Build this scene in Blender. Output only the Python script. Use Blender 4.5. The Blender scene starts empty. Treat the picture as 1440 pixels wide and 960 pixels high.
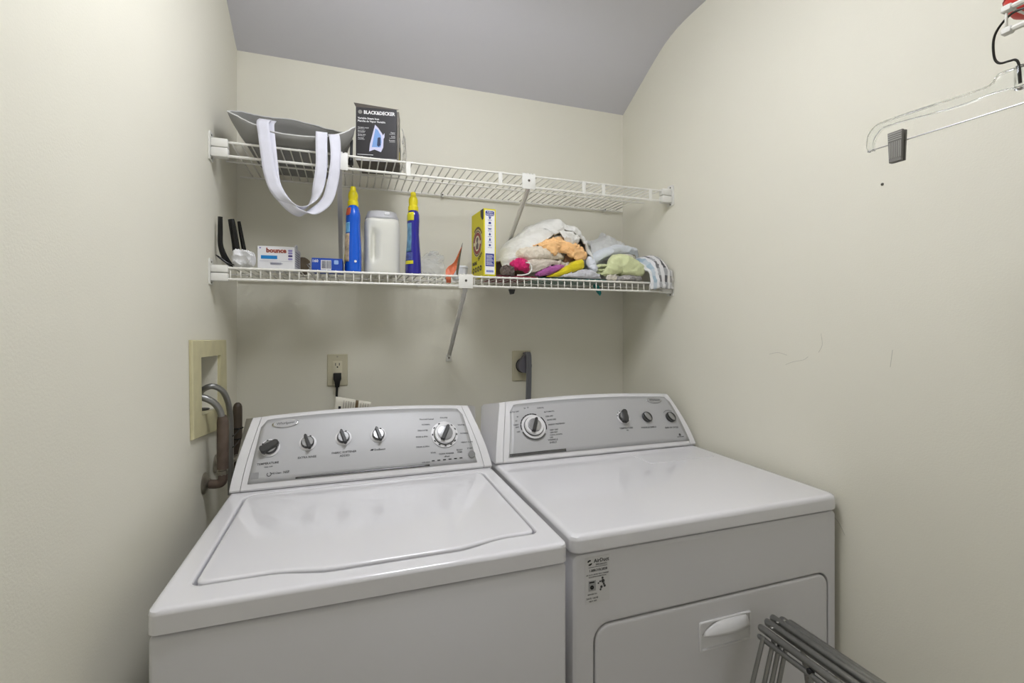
import bpy, bmesh, math, random
import numpy as np
from mathutils import Vector, Matrix, noise

random.seed(7)
scene = bpy.context.scene
C = scene.collection
PI = math.pi

# ------------------------------------------------------------------ camera
cam_d = bpy.data.cameras.new('camera')
cam_d.sensor_fit = 'HORIZONTAL'
cam_d.sensor_width = 36.0
cam_d.lens = 664.37 / 1440 * 36.0
cam_d.shift_y = -(480 - 459.03) / 1440
cam_d.clip_start = 0.02
cam = bpy.data.objects.new('camera', cam_d)
C.objects.link(cam)
cam.location = (0.3661, -1.862, 1.3433)
cam.rotation_euler = (PI / 2, 0, -0.3331)
scene.camera = cam

# ------------------------------------------------------------------ world, exposure
world = bpy.data.worlds.new('world')
scene.world = world
world.use_nodes = True
world.node_tree.nodes['Background'].inputs[0].default_value = (0.97, 0.985, 1.0, 1)
world.node_tree.nodes['Background'].inputs[1].default_value = 0.6
scene.view_settings.view_transform = 'Standard'
scene.view_settings.look = 'None'
scene.view_settings.gamma = 1.0
scene.view_settings.use_curve_mapping = False
scene.view_settings.exposure = -0.1
LAMP_POS = (0.62, -1.10, 2.478)
LAMP_STRENGTH = 28.5

# ------------------------------------------------------------------ room sizes
W = 1.5428          # room width
YF = -2.75          # wall behind the camera
ZC0, ZC1, YB = 2.302, 2.479, -0.325   # ceiling: low at the back wall, flat past YB

# ------------------------------------------------------------------ materials
MATS = {}
def s2l(c):
    c = c / 255.0
    return c / 12.92 if c <= 0.04045 else ((c + 0.055) / 1.055) ** 2.4
def mat(name, rgb, rough=0.5, metal=0.0, bump=0.0, bscale=200.0, vary=0.0, vscale=8.0, coat=0.0,
        trans=0.0, ior=1.45, emit=0.0, spec=0.5, sheen=0.0, alpha=1.0):
    if name in MATS: return MATS[name]
    m = bpy.data.materials.new(name); m.use_nodes = True
    nt = m.node_tree; b = nt.nodes['Principled BSDF']
    col = tuple(s2l(v) for v in rgb) + (1,)
    b.inputs['Base Color'].default_value = col
    b.inputs['Roughness'].default_value = rough
    b.inputs['Metallic'].default_value = metal
    b.inputs['Specular IOR Level'].default_value = spec
    b.inputs['Coat Weight'].default_value = coat
    b.inputs['Coat Roughness'].default_value = 0.08
    b.inputs['Transmission Weight'].default_value = trans
    b.inputs['IOR'].default_value = ior
    b.inputs['Sheen Weight'].default_value = sheen
    b.inputs['Alpha'].default_value = alpha
    if emit:
        b.inputs['Emission Color'].default_value = col
        b.inputs['Emission Strength'].default_value = emit
    tc = nt.nodes.new('ShaderNodeTexCoord')
    if vary > 0:
        n = nt.nodes.new('ShaderNodeTexNoise'); n.inputs['Scale'].default_value = vscale
        n.inputs['Detail'].default_value = 4
        nt.links.new(tc.outputs['Object'], n.inputs['Vector'])
        r = nt.nodes.new('ShaderNodeValToRGB')
        r.color_ramp.elements[0].position = 0.3; r.color_ramp.elements[1].position = 0.7
        r.color_ramp.elements[0].color = tuple(v * (1 - vary) for v in col[:3]) + (1,)
        r.color_ramp.elements[1].color = tuple(min(1, v * (1 + vary)) for v in col[:3]) + (1,)
        nt.links.new(n.outputs['Fac'], r.inputs['Fac'])
        nt.links.new(r.outputs['Color'], b.inputs['Base Color'])
    if bump > 0:
        n2 = nt.nodes.new('ShaderNodeTexNoise'); n2.inputs['Scale'].default_value = bscale
        n2.inputs['Detail'].default_value = 3
        nt.links.new(tc.outputs['Object'], n2.inputs['Vector'])
        bp = nt.nodes.new('ShaderNodeBump'); bp.inputs['Strength'].default_value = bump
        bp.inputs['Distance'].default_value = 0.002
        nt.links.new(n2.outputs['Fac'], bp.inputs['Height'])
        nt.links.new(bp.outputs['Normal'], b.inputs['Normal'])
    MATS[name] = m
    return m

M_WALL = mat('wall_paint', (228, 225, 210), 0.75, bump=0.15, bscale=260, vary=0.012, vscale=3)
M_CEIL = mat('ceiling_paint', (206, 205, 210), 0.9, bump=0.1, bscale=300)
M_FLOOR = mat('floor_vinyl', (168, 160, 148), 0.5, vary=0.15, vscale=6)
M_ENAMEL = mat('white_enamel', (228, 227, 230), 0.07, coat=0.5, vary=0.006, vscale=5)
M_CABINET = mat('white_cabinet_enamel', (216, 215, 217), 0.28, bump=0.02, bscale=700)
M_PLASTIC = mat('white_console_plastic', (224, 223, 224), 0.3, bump=0.01, bscale=500)
M_SILVER = mat('silver_panel', (182, 182, 183), 0.5, metal=0.2, bump=0.01, bscale=600)
M_CHROME = mat('chrome', (205, 205, 205), 0.12, metal=1.0, bump=0.01, bscale=300)
M_DKMETAL = mat('dark_grey_metal', (105, 105, 106), 0.25, metal=0.8, bump=0.01, bscale=300)  # for a dryer dial arc and the dark reflections painted on both panels
M_DARKPL = mat('dark_grey_plastic', (58, 58, 58), 0.32, bump=0.02, bscale=400)
M_KNOBGREY = mat('knob_grey', (160, 160, 160), 0.25, metal=0.5, bump=0.01, bscale=400)
M_BTN = mat('button_grey', (132, 132, 132), 0.4, bump=0.02, bscale=400)
M_INK = mat('print_ink', (74, 74, 74), 0.6, bump=0.01)
M_BLACK = mat('black_print', (22, 22, 24), 0.5, bump=0.01)
M_WIRE = mat('white_vinyl_wire', (232, 230, 222), 0.35, bump=0.03, bscale=300)
M_BRKT = mat('white_bracket_plastic', (226, 225, 218), 0.4, bump=0.02, bscale=300)
M_STEEL = mat('galvanised_brace', (232, 230, 224), 0.4, bump=0.02, bscale=300)
M_SCREW = mat('screw_metal', (95, 92, 85), 0.4, metal=0.7, bump=0.02)

# ------------------------------------------------------------------ mesh helpers
def link(o, parent=None):
    C.objects.link(o)
    if parent is not None: o.parent = parent
    return o
def obj_from_bm(name, bm, m, parent=None, smooth=True, angle=40):
    bmesh.ops.recalc_face_normals(bm, faces=bm.faces[:])
    me = bpy.data.meshes.new(name); bm.to_mesh(me); bm.free()
    return obj_from_mesh(name, me, m, parent, smooth, angle)
def obj_from_mesh(name, me, m, parent=None, smooth=True, angle=40):
    if m is not None:
        for mm in (m if isinstance(m, (list, tuple)) else [m]): me.materials.append(mm)
    if smooth:
        me.shade_smooth()
        try: me.set_sharp_from_angle(angle=math.radians(angle))
        except Exception: pass
    o = bpy.data.objects.new(name, me)
    return link(o, parent)
def tag(o, label, cat, group=None):
    o['label'] = label; o['category'] = cat
    if group: o['group'] = group
    return o
def thing(name, label, cat, loc=(0, 0, 0), group=None, rz=0.0):
    o = bpy.data.objects.new(name, None); o.empty_display_size = 0.05
    C.objects.link(o); o.location = loc; o.rotation_euler = (0, 0, rz)
    return tag(o, label, cat, group)
def place(o, M):
    """bake a matrix into a mesh object's data (frame relative to its parent)"""
    o.data.transform(M); return o

def box(bm, lo, hi, bev=0.0, seg=2):
    lo = Vector(lo); hi = Vector(hi)
    r = bmesh.ops.create_cube(bm, size=1.0)
    vs = r['verts']
    for v in vs:
        v.co = Vector((lo[i] + (v.co[i] + 0.5) * (hi[i] - lo[i]) for i in range(3)))
    if bev > 0:
        es = list({e for v in vs for e in v.link_edges})
        bmesh.ops.bevel(bm, geom=es, offset=bev, segments=seg, profile=0.5, affect='EDGES')
def obox(name, lo, hi, m, parent=None, bev=0.0, seg=2):
    bm = bmesh.new(); box(bm, lo, hi, bev, seg)
    return obj_from_bm(name, bm, m, parent)
def catmull(P, n):
    P = np.array(P, float); k = len(P)
    out = []
    for s in np.linspace(0, k - 1, n):
        i = min(int(s), k - 2); t = s - i
        p0 = P[max(i - 1, 0)] if i > 0 else 2 * P[0] - P[1]
        p1, p2 = P[i], P[i + 1]
        p3 = P[i + 2] if i + 2 < k else 2 * P[-1] - P[-2]
        out.append(0.5 * ((2 * p1) + (-p0 + p2) * t + (2 * p0 - 5 * p1 + 4 * p2 - p3) * t * t
                          + (-p0 + 3 * p1 - 3 * p2 + p3) * t ** 3))
    return np.array(out)
def tube(bm, pts, r, seg=8, n=None, caps=True):
    """tube along points; r a number or one per (resampled) point; n resamples with a spline"""
    P = np.array(pts, float)
    if n:
        if hasattr(r, '__len__'):
            r = catmull(np.array(r, float)[:, None], n)[:, 0]
        P = catmull(P, n)
    k = len(P)
    R = r if hasattr(r, '__len__') else [r] * k
    up = None; rings = []
    for i in range(k):
        d = Vector(P[min(i + 1, k - 1)] - P[max(i - 1, 0)]).normalized()
        if up is None:
            a = Vector((0, 0, 1)) if abs(d.z) < 0.9 else Vector((1, 0, 0))
            up = (a - d * a.dot(d)).normalized()
        else:
            up = (up - d * up.dot(d)).normalized()
        s = d.cross(up)
        rings.append([bm.verts.new(Vector(P[i]) + (up * math.cos(2 * PI * j / seg) + s * math.sin(2 * PI * j / seg)) * R[i]) for j in range(seg)])
    for a, b in zip(rings, rings[1:]):
        for j in range(seg): bm.faces.new((a[j], a[(j + 1) % seg], b[(j + 1) % seg], b[j]))
    if caps:
        bm.faces.new(list(reversed(rings[0]))); bm.faces.new(rings[-1])
def otube(name, pts, r, m, parent=None, seg=8, n=None):
    bm = bmesh.new(); tube(bm, pts, r, seg, n)
    return obj_from_bm(name, bm, m, parent)
def lathe(bm, prof, seg=24, sx=1.0, sy=1.0, Mx=None):
    """prof: list of (r, z); closed with caps where r>0 at the ends"""
    rings = []
    for r, z in prof:
        rings.append([bm.verts.new((r * sx * math.cos(2 * PI * j / seg), r * sy * math.sin(2 * PI * j / seg), z)) for j in range(seg)])
    for a, b in zip(rings, rings[1:]):
        for j in range(seg): bm.faces.new((a[j], a[(j + 1) % seg], b[(j + 1) % seg], b[j]))
    bm.faces.new(list(reversed(rings[0]))); bm.faces.new(rings[-1])
    if Mx is not None:
        bmesh.ops.transform(bm, matrix=Mx, verts=[v for rg in rings for v in rg])
def olathe(name, prof, m, parent=None, seg=24, sx=1.0, sy=1.0, Mx=None):
    bm = bmesh.new(); lathe(bm, prof, seg, sx, sy, Mx)
    return obj_from_bm(name, bm, m, parent)
def prism(bm, poly, h0, h1, Mx=None):
    """polygon in local xy, from z=h0 to h1"""
    a = [bm.verts.new((p[0], p[1], h0)) for p in poly]
    b = [bm.verts.new((p[0], p[1], h1)) for p in poly]
    n = len(poly)
    for i in range(n): bm.faces.new((a[i], a[(i + 1) % n], b[(i + 1) % n], b[i]))
    bm.faces.new(list(reversed(a))); bm.faces.new(b)
    if Mx is not None: bmesh.ops.transform(bm, matrix=Mx, verts=a + b)
def oprism(name, poly, h0, h1, m, parent=None, Mx=None):
    bm = bmesh.new(); prism(bm, poly, h0, h1, Mx)
    return obj_from_bm(name, bm, m, parent)
def rrect(x0, y0, x1, y1, r, n=5):
    pts = []
    for cx, cy, a0 in ((x1 - r, y1 - r, 0), (x0 + r, y1 - r, 90), (x0 + r, y0 + r, 180), (x1 - r, y0 + r, 270)):
        for i in range(n + 1):
            a = math.radians(a0 + 90 * i / n)
            pts.append((cx + r * math.cos(a), cy + r * math.sin(a)))
    return pts
def loft(bm, loops, cap0=True, cap1=True):
    rs = [[bm.verts.new(p) for p in lp] for lp in loops]
    n = len(rs[0])
    for a, b in zip(rs, rs[1:]):
        for j in range(n): bm.faces.new((a[j], a[(j + 1) % n], b[(j + 1) % n], b[j]))
    if cap0: bm.faces.new(list(reversed(rs[0])))
    if cap1: bm.faces.new(rs[-1])
    return rs
def grid_mesh(name, G, m, parent=None, thick=0.0, offset=0.0):
    nu, nv = G.shape[:2]
    vs = [tuple(G[i, j]) for i in range(nu) for j in range(nv)]
    fs = [(i * nv + j, (i + 1) * nv + j, (i + 1) * nv + j + 1, i * nv + j + 1) for i in range(nu - 1) for j in range(nv - 1)]
    me = bpy.data.meshes.new(name); me.from_pydata(vs, [], fs); me.update()
    o = obj_from_mesh(name, me, m, parent, True, 60)
    if thick:
        md = o.modifiers.new('thickness', 'SOLIDIFY'); md.thickness = thick; md.offset = offset
    return o
def text_mesh(name, s, size, m, parent, Mx, align='CENTER', ext=0.0002, sx=1.0, bold=0.0):
    cu = bpy.data.curves.new(name, 'FONT'); cu.body = s; cu.size = size
    cu.align_x = align; cu.align_y = 'CENTER'; cu.extrude = ext; cu.resolution_u = 2; cu.offset = bold * size
    t = bpy.data.objects.new(name, cu); C.objects.link(t)
    dg = bpy.context.evaluated_depsgraph_get()
    me = bpy.data.meshes.new_from_object(t.evaluated_get(dg))
    bpy.data.objects.remove(t); bpy.data.curves.remove(cu)
    me.transform(Mx @ Matrix.Diagonal((sx, 1, 1, 1)))
    me.materials.clear()
    return obj_from_mesh(name, me, m, parent, False)
def frame(pos, xa, ya):
    x = Vector(xa).normalized(); y = Vector(ya); y = (y - x * y.dot(x)).normalized(); z = x.cross(y)
    M = Matrix((x, y, z)).transposed().to_4x4(); M.translation = Vector(pos); return M

# ================================================================== ROOM SHELL
def struct(name, verts, faces, m):
    me = bpy.data.meshes.new(name); me.from_pydata(verts, [], faces); me.update()
    o = obj_from_mesh(name, me, m, None, False); o['kind'] = 'structure'
    return o
def slab(name, lo, hi, m):
    o = obox(name, lo, hi, m); o['kind'] = 'structure'; return o
T = 0.10
slab('floor', (-T, YF - T, -0.1), (W + T, T, 0), M_FLOOR)
slab('wall_back', (-T, 0, 0), (W + T, T, 2.75), M_WALL)
slab('wall_right', (W, YF, 0), (W + T, 0, 2.75), M_WALL)
# left wall: thick slab with an opening for the washer box
HY0, HY1, HZ0, HZ1 = -0.452, -0.262, 1.108, 1.262
def wall_with_hole(name):
    ys = [YF, HY0, HY1, 0.0]; zs = [0, HZ0, HZ1, 2.75]
    bm = bmesh.new()
    V = {}
    for k, x in enumerate((0.0, -T)):
        for i, y in enumerate(ys):
            for j, z in enumerate(zs): V[k, i, j] = bm.verts.new((x, y, z))
    for i in range(3):
        for j in range(3):
            if i == 1 and j == 1: continue
            for k in (0, 1): bm.faces.new((V[k, i, j], V[k, i + 1, j], V[k, i + 1, j + 1], V[k, i, j + 1]))
    ring = [(1, 1), (2, 1), (2, 2), (1, 2)]
    for a, b in zip(ring, ring[1:] + ring[:1]):
        bm.faces.new((V[0, a[0], a[1]], V[0, b[0], b[1]], V[1, b[0], b[1]], V[1, a[0], a[1]]))
    outer = [(i, 0) for i in range(4)] + [(3, j) for j in range(1, 4)] + [(i, 3) for i in (2, 1, 0)] + [(0, j) for j in (2, 1)]
    for a, b in zip(outer, outer[1:] + outer[:1]):
        bm.faces.new((V[0, a[0], a[1]], V[0, b[0], b[1]], V[1, b[0], b[1]], V[1, a[0], a[1]]))
    o = obj_from_bm(name, bm, M_WALL, None, False); o['kind'] = 'structure'
wall_with_hole('wall_left')
# ceiling: sloping strip then flat
bm = bmesh.new()
prof = [(0.0, ZC0), (-0.22, 2.4185), (-0.26, 2.4385), (-0.30, 2.4550), (-0.34, 2.4665), (-0.38, 2.4740), (-0.42, 2.4780), (-0.46, ZC1), (YF, ZC1), (YF, 2.7), (0.0, 2.7)]
loft(bm, [[(x, y, z) for y, z in prof] for x in (0, W)])
o = obj_from_bm('ceiling', bm, M_CEIL, None, True, 25); o['kind'] = 'structure'
# wall behind the camera with an open doorway
bm = bmesh.new()
box(bm, (0, YF - T, 0), (0.50, YF, ZC1)); box(bm, (1.46, YF - T, 0), (W, YF, ZC1)); box(bm, (0.50, YF - T, 2.08), (1.46, YF, ZC1))
o = obj_from_bm('wall_front', bm, M_WALL, None, False); o['kind'] = 'structure'

# ceiling lamp above the machines (out of frame)
def ceiling_lamp():
    t = thing('ceiling_lamp', 'wide flattened white glass ceiling lamp on a short stem', 'lamp', LAMP_POS)
    olathe('lamp_base', [(0.075, -0.016), (0.08, -0.012), (0.08, -0.001)], M_BRKT, t, 32)
    olathe('lamp_stem', [(0.012, -0.07), (0.012, -0.015)], M_CHROME, t, 16)
    g = mat('lamp_glass', (246, 248, 253), 0.4, emit=LAMP_STRENGTH, bump=0.01)
    olathe('lamp_bowl', [(0.19 * math.sin(a) + 0.001, -0.115 - 0.065 * math.cos(a)) for a in [PI * k / 14 for k in range(15)]], g, t, 32)
ceiling_lamp()

# ================================================================== APPLIANCES
DZ = 0.924
def consoleF(x, t, xL, xR, yB):
    xc = (xL + xR) / 2; hw = (xR - xL) / 2
    cr = 0.016 * (1 - ((x - xc) / hw) ** 2)
    return Vector((x, yB + 0.113 * t - 0.010 * math.sin(PI * t), DZ + (0.162 + cr) * t))
def console_frame(x, t, xL, xR, yB, off=0.0):
    e = 1e-3
    p = consoleF(x, t, xL, xR, yB)
    xa = consoleF(x + e, t, xL, xR, yB) - consoleF(x - e, t, xL, xR, yB)
    ta = consoleF(x, t + e, xL, xR, yB) - consoleF(x, t - e, xL, xR, yB)
    M = frame(p, xa, ta)
    M.translation = p + M.col[2].to_3d() * off
    return M
def console_piece(name, parent, xL, xR, yB, insL, insR, u0, u1, m, cols):
    bm = bmesh.new(); loops = []
    ts = [0, 0.04] + [0.1 * i for i in range(1, 10)] + [0.97]
    for c in range(cols + 1):
        u = u0 + (u1 - u0) * c / cols
        def xx(t, f=1.0):
            a = xL + insL * f * max(t, 0) ** 1.4; b = xR - insR * f * max(t, 0) ** 1.4
            return a + (b - a) * u
        prof = []
        for t in ts:
            p = consoleF(xx(t), t, xL, xR, yB)
            if t == 0: p.y += 0.005; p.z += 0.0022
            if t == 0.04: p.z += 0.0005
            prof.append(p)
        top = consoleF(xx(1.0), 1.0, xL, xR, yB)
        prof.append(top + Vector((0, 0.004, 0.001)))
        prof.append(top + Vector((0, 0.012, 0.002)))
        rz = 1.077 + 0.010 * (1 - (2 * u - 1) ** 2)
        prof.append(Vector((xx(1.0, 0.22), yB + 0.175, rz + 0.004)))
        prof.append(Vector((xx(1.0, 0.1), yB + 0.186, rz - 0.006)))
        prof.append(Vector((xx(0), yB + 0.186, DZ + 0.0022)))
        loops.append(prof)
    loft(bm, loops)
    return obj_from_bm(name, bm, m, parent, True, 35)
def panel(name, parent, dims, xl0, xl1, xr0, xr1, t0, t1, m, off=0.0012, rc=0.022):
    nu, nv = 41, 13
    G = np.zeros((nu, nv, 3))
    for j in range(nv):
        for i in range(nu):
            u = i / (nu - 1); v = j / (nv - 1)
            # rounded top corners
            xm = min(u, 1 - u) * (xr1 - xl1)
            cut = 0.0
            if xm < rc: cut = (1 - math.sqrt(max(0, 1 - ((rc - xm) / rc) ** 2))) * 0.10
            t = t0 + (t1 - cut - t0) * v
            a = xl0 + (xl1 - xl0) * v; b = xr0 + (xr1 - xr0) * v
            x = a + (b - a) * u
            F = console_frame(x, t, *dims, off)
            G[i, j] = F.translation
    return grid_mesh(name, G, m, parent, 0.0016, 0)
def disc(bm, r, h0, h1, seg=28, Mx=None, ch=0.15):
    c = (h1 - h0) * ch
    lathe(bm, [(r, h0), (r, h1 - c), (r - c, h1)], seg, Mx=Mx)
def knob_small(parent, Mx, ang, r=0.0165, wide=False, name='knob'):
    k = obj_from_bm(name, (lambda b: (disc(b, r, 0.001, 0.010), b)[1])(bmesh.new()), M_DARKPL, parent)
    place(k, Mx)
    bm = bmesh.new(); disc(bm, r * 0.86, 0.0095, 0.0125); g = obj_from_bm('knob_face', bm, M_KNOBGREY, k); place(g, Mx)
    bm = bmesh.new(); lathe(bm, [(r * 1.32, 0.0002), (r * 1.32, 0.0016), (r * 1.22, 0.002)], 28)
    g = obj_from_bm('dial_ring', bm, M_PLASTIC, k); place(g, Mx)
    w = r * (0.62 if wide else 0.30); L = r * 1.28
    poly = [(-w, -L * 0.82), (-w * 0.5, -L), (w * 0.5, -L), (w, -L * 0.82), (w * 0.8, L * 0.8), (w * 0.35, L), (-w * 0.35, L), (-w * 0.8, L * 0.8)]
    bm = bmesh.new(); loft(bm, [[(x, y, 0.006) for x, y in poly], [(x, y, 0.017) for x, y in poly], [(x * 0.7, y * 0.92, 0.020) for x, y in poly]])
    g = obj_from_bm('grip', bm, M_DARKPL, k); place(g, Mx @ Matrix.Rotation(-math.radians(ang), 4, 'Z'))
    return k
def knob_oval(parent, Mx, ang, r=0.0165):
    k = obj_from_bm('knob', (lambda b: (disc(b, r * 1.15, 0.001, 0.008), b)[1])(bmesh.new()), M_DARKPL, parent)
    place(k, Mx)
    R = Mx @ Matrix.Rotation(-math.radians(ang), 4, 'Z')
    bm = bmesh.new(); lathe(bm, [(r, 0.008), (r, 0.0105), (r * 0.8, 0.012)], 28, sx=0.55, sy=1.0)
    g = obj_from_bm('grip', bm, M_KNOBGREY, k); place(g, R)
    bm = bmesh.new(); lathe(bm, [(r * 1.05, 0.0078), (r * 1.05, 0.0095), (r * 0.98, 0.010)], 28, sx=0.68, sy=1.05)
    g = obj_from_bm('grip_rim', bm, M_BLACK, k); place(g, R)
    return k
def knob_big(parent, Mx, ang, r=0.031):
    bm = bmesh.new(); lathe(bm, [(r, 0.001), (r, 0.010), (r * 0.96, 0.012), (r * 0.74, 0.0125)], 36)
    k = obj_from_bm('cycle_knob', bm, M_PLASTIC, parent); place(k, Mx)
    bm = bmesh.new(); lathe(bm, [(r * 1.06, 0.0005), (r * 1.06, 0.004), (r * 1.0, 0.0045)], 36); g = obj_from_bm('knob_rim', bm, M_BLACK, k); place(g, Mx)
    bm = bmesh.new(); lathe(bm, [(r * 1.30, 0.0002), (r * 1.30, 0.0016), (r * 1.2, 0.002)], 36); g = obj_from_bm('dial_ring', bm, M_PLASTIC, k); place(g, Mx)
    bm = bmesh.new(); lathe(bm, [(r * 0.72, 0.012), (r * 0.70, 0.016), (r * 0.6, 0.0165)], 36); g = obj_from_bm('knob_face', bm, M_KNOBGREY, k); place(g, Mx)
    w = r * 0.19; L = r * 0.78
    poly = [(-w, -L), (w, -L), (w * 0.9, L * 0.85), (w * 0.4, L), (-w * 0.4, L), (-w * 0.9, L * 0.85)]
    bm = bmesh.new(); loft(bm, [[(x, y, 0.012) for x, y in poly], [(x, y, 0.022) for x, y in poly], [(x * 0.7, y * 0.95, 0.025) for x, y in poly]])
    g = obj_from_bm('grip', bm, M_DARKPL, k); place(g, Mx @ Matrix.Rotation(-math.radians(ang), 4, 'Z'))
    return k
def arc_marks(name, parent, Mx, segs, r0, r1, m=None, h=0.0006):
    """flat printed arcs round a dial; segs: (from, to) in degrees clockwise from the top"""
    bm = bmesh.new()
    for a0, a1 in segs:
        n = max(2, int(abs(a1 - a0) / 6))
        A = [math.radians(90 - (a0 + (a1 - a0) * i / n)) for i in range(n + 1)]
        poly = [(r1 * math.cos(a), r1 * math.sin(a)) for a in A] + [(r0 * math.cos(a), r0 * math.sin(a)) for a in reversed(A)]
        prism(bm, poly, 0.0, h)
    o = obj_from_bm(name, bm, m or M_INK, parent, False); place(o, Mx); return o
def badge(parent, Mx, a, b):
    bm = bmesh.new(); lathe(bm, [(1.0, 0.0), (1.0, 0.0015), (0.93, 0.003)], 32, sx=a, sy=b)
    o = obj_from_bm('brand_badge', bm, M_CHROME, parent); place(o, Mx)
    bm = bmesh.new(); lathe(bm, [(0.9, 0.0025), (0.88, 0.0034)], 32, sx=a, sy=b)
    g = obj_from_bm('badge_face', bm, mat('badge_silver', (176, 176, 178), 0.3, metal=0.5, bump=0.01), o); place(g, Mx)
    text_mesh('badge_lettering', 'Whirlpool', b * 0.85, M_INK, o, Mx @ Matrix.Translation((0, 0, 0.0036)))
    return o

# ---------------------------------------------------------------- washer
WX0, WX1, WYB, WYF = 0.0835, 0.7695, -0.5184, -1.0324
def lid_outline(g=0.0, bulge=0.0185):
    """top view, anticlockwise; g grows the outline"""
    x0, x1, y1, y0 = 0.129 - g, 0.726 + g, -0.540 + g, -0.966 - g
    r = 0.030 + g
    pts = []
    for cx, cy, a0, rr in ((x1 - r, y1 - r, 0, r), (x0 + r, y1 - r, 90, r), (x0 + 0.018, y0 + 0.018, 180, 0.018)):
        for i in range(7):
            a = math.radians(a0 + 15 * i); pts.append((cx + rr * math.cos(a), cy + rr * math.sin(a)))
    for i in range(41):
        x = x0 + 0.02 + (x1 - x0 - 0.04) * i / 40
        d = abs(x - 0.45)
        k = 1.0 if d < 0.105 else (0.0 if d > 0.215 else 0.5 + 0.5 * math.cos((d - 0.105) / 0.11 * PI))
        pts.append((x, y0 - bulge * k))
    for i in range(7):
        a = math.radians(270 + 15 * i); pts.append((x1 - 0.018 + 0.018 * math.cos(a), y0 + 0.018 + 0.018 * math.sin(a)))
    return pts
def washer():
    t = thing('washing_machine', 'white top-load washing machine with a closed lid and silver console', 'washing machine', (0, 0, 0))
    obox('cabinet', (WX0 + 0.002, WYF + 0.004, 0.012), (WX1 - 0.002, -0.34, 0.8825), M_CABINET, t, 0.008, 3)
    for x in (WX0 + 0.06, WX1 - 0.06):
        for y in (WYF + 0.07, -0.40):
            olathe('foot', [(0.02, 0.0), (0.022, 0.006), (0.018, 0.014)], M_DARKPL, t, 12, Mx=Matrix.Translation((x, y, 0)))
    # top deck with a lid opening
    bm = bmesh.new()
    def outer(ins, z):
        return [(x, y, z) for x, y in rrect(WX0 + ins, WYF + ins, WX1 - ins, -0.336 - ins, 0.016, 5)]
    loops = [outer(0.003, 0.8855), outer(0.0, 0.8875), outer(0.0, 0.889), outer(0.0, 0.9150), outer(0.0, 0.9165), outer(0.0013, 0.9208), outer(0.0042, 0.9232), outer(0.008, DZ), outer(0.012, DZ)]
    rs = loft(bm, loops, True, False)
    inn = lid_outline(0.0045)
    levels = [(0.008, DZ), (0.0045, DZ), (0.0018, DZ - 0.0008), (0.0004, DZ - 0.003), (0.0, DZ - 0.0045), (0.0, DZ - 0.020)]
    irs = [[bm.verts.new((x, y, z)) for x, y in lid_outline(0.0045 + g, 0.0235)] for g, z in levels]
    n = len(irs[0])
    for a, b in zip(irs, irs[1:]):
        for j in range(n): bm.faces.new((a[j], a[(j + 1) % n], b[(j + 1) % n], b[j]))
    bm.faces.new(irs[-1])
    es = [bm.edges.get((rs[-1][j], rs[-1][(j + 1) % len(rs[-1])])) for j in range(len(rs[-1]))]
    es += [bm.edges.get((irs[0][j], irs[0][(j + 1) % n])) for j in range(n)]
    bmesh.ops.triangle_fill(bm, use_beauty=True, use_dissolve=False, edges=es)
    obj_from_bm('top_deck', bm, M_ENAMEL, t, True, 35)
    # lid
    bm = bmesh.new()
    cx, cy = 0.4275, -0.755
    def lo(g, z): return [(x, y, z) for x, y in lid_outline(g)]
    rs = loft(bm, [lo(0, 0.9045), lo(0, 0.9205), lo(0, 0.9215), lo(-0.0012, 0.9240), lo(-0.0035, 0.9254), lo(-0.0065, 0.9258), lo(-0.010, 0.9258)], True, False)
    top = rs[-1]
    bm.faces.new(top)
    obj_from_bm('lid', bm, M_ENAMEL, t, True, 35)
    # console
    dims = (WX0, WX1, WYB)
    a = (t, WX0, WX1, WYB, 0.034, 0.046)
    console_piece('console_end_cap', *a, 0.0, 0.0345, M_PLASTIC, 3)
    console_piece('console_body', *a, 0.0365, 0.9635, M_PLASTIC, 30)
    console_piece('console_end_cap', *a, 0.9655, 1.0, M_PLASTIC, 3)
    P = panel('control_panel', t, dims, 0.1235, 0.1415, 0.7245, 0.7005, 0.115, 0.965, M_SILVER)
    F = lambda x, tt, off=0.0022: console_frame(x, tt, *dims, off)
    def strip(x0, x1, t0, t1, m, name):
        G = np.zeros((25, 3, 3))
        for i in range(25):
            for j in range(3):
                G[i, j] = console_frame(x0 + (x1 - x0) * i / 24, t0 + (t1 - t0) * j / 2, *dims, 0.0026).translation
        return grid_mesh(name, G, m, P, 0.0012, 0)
    strip(0.235, 0.585, 0.118, 0.140, M_DKMETAL, 'painted_reflection')  # dark reflection along part of the panel bottom, painted as a grey strip
    badge(t, F(0.2023, 0.876), 0.034, 0.0125)
    knob_small(t, F(0.1692, 0.567), 62, 0.0185, True)
    for x, tt in ((0.2614, 0.581), (0.3527, 0.605), (0.4466, 0.607)): knob_small(t, F(x, tt), -18, 0.0165)
    knob_big(t, F(0.6364, 0.564), 25)
    arc_marks('dial_marking', P, F(0.6364, 0.564, 0.0042), [(k, k + 9) for k in (-60, -95, -128, -155, 176, 148, 122, 88, 60, 35, -28)], 0.0345, 0.038, M_BLACK)
    arc_marks('dial_marking', P, F(0.1692, 0.567, 0.0042), [(k, k + 12) for k in (-62, -24, 14, 50)], 0.0205, 0.0235, M_BLACK)
    for x, tt in ((0.2614, 0.581), (0.3527, 0.605), (0.4466, 0.607)):
        arc_marks('dial_marking', P, F(x, tt, 0.0042), [(-30, -18), (12, 26)], 0.019, 0.0215, M_BLACK)
    b = olathe('start_button', [(0.0105, 0), (0.0105, 0.003), (0.009, 0.0045)], M_BTN, t, 24); place(b, F(0.7107, 0.238))
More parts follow.
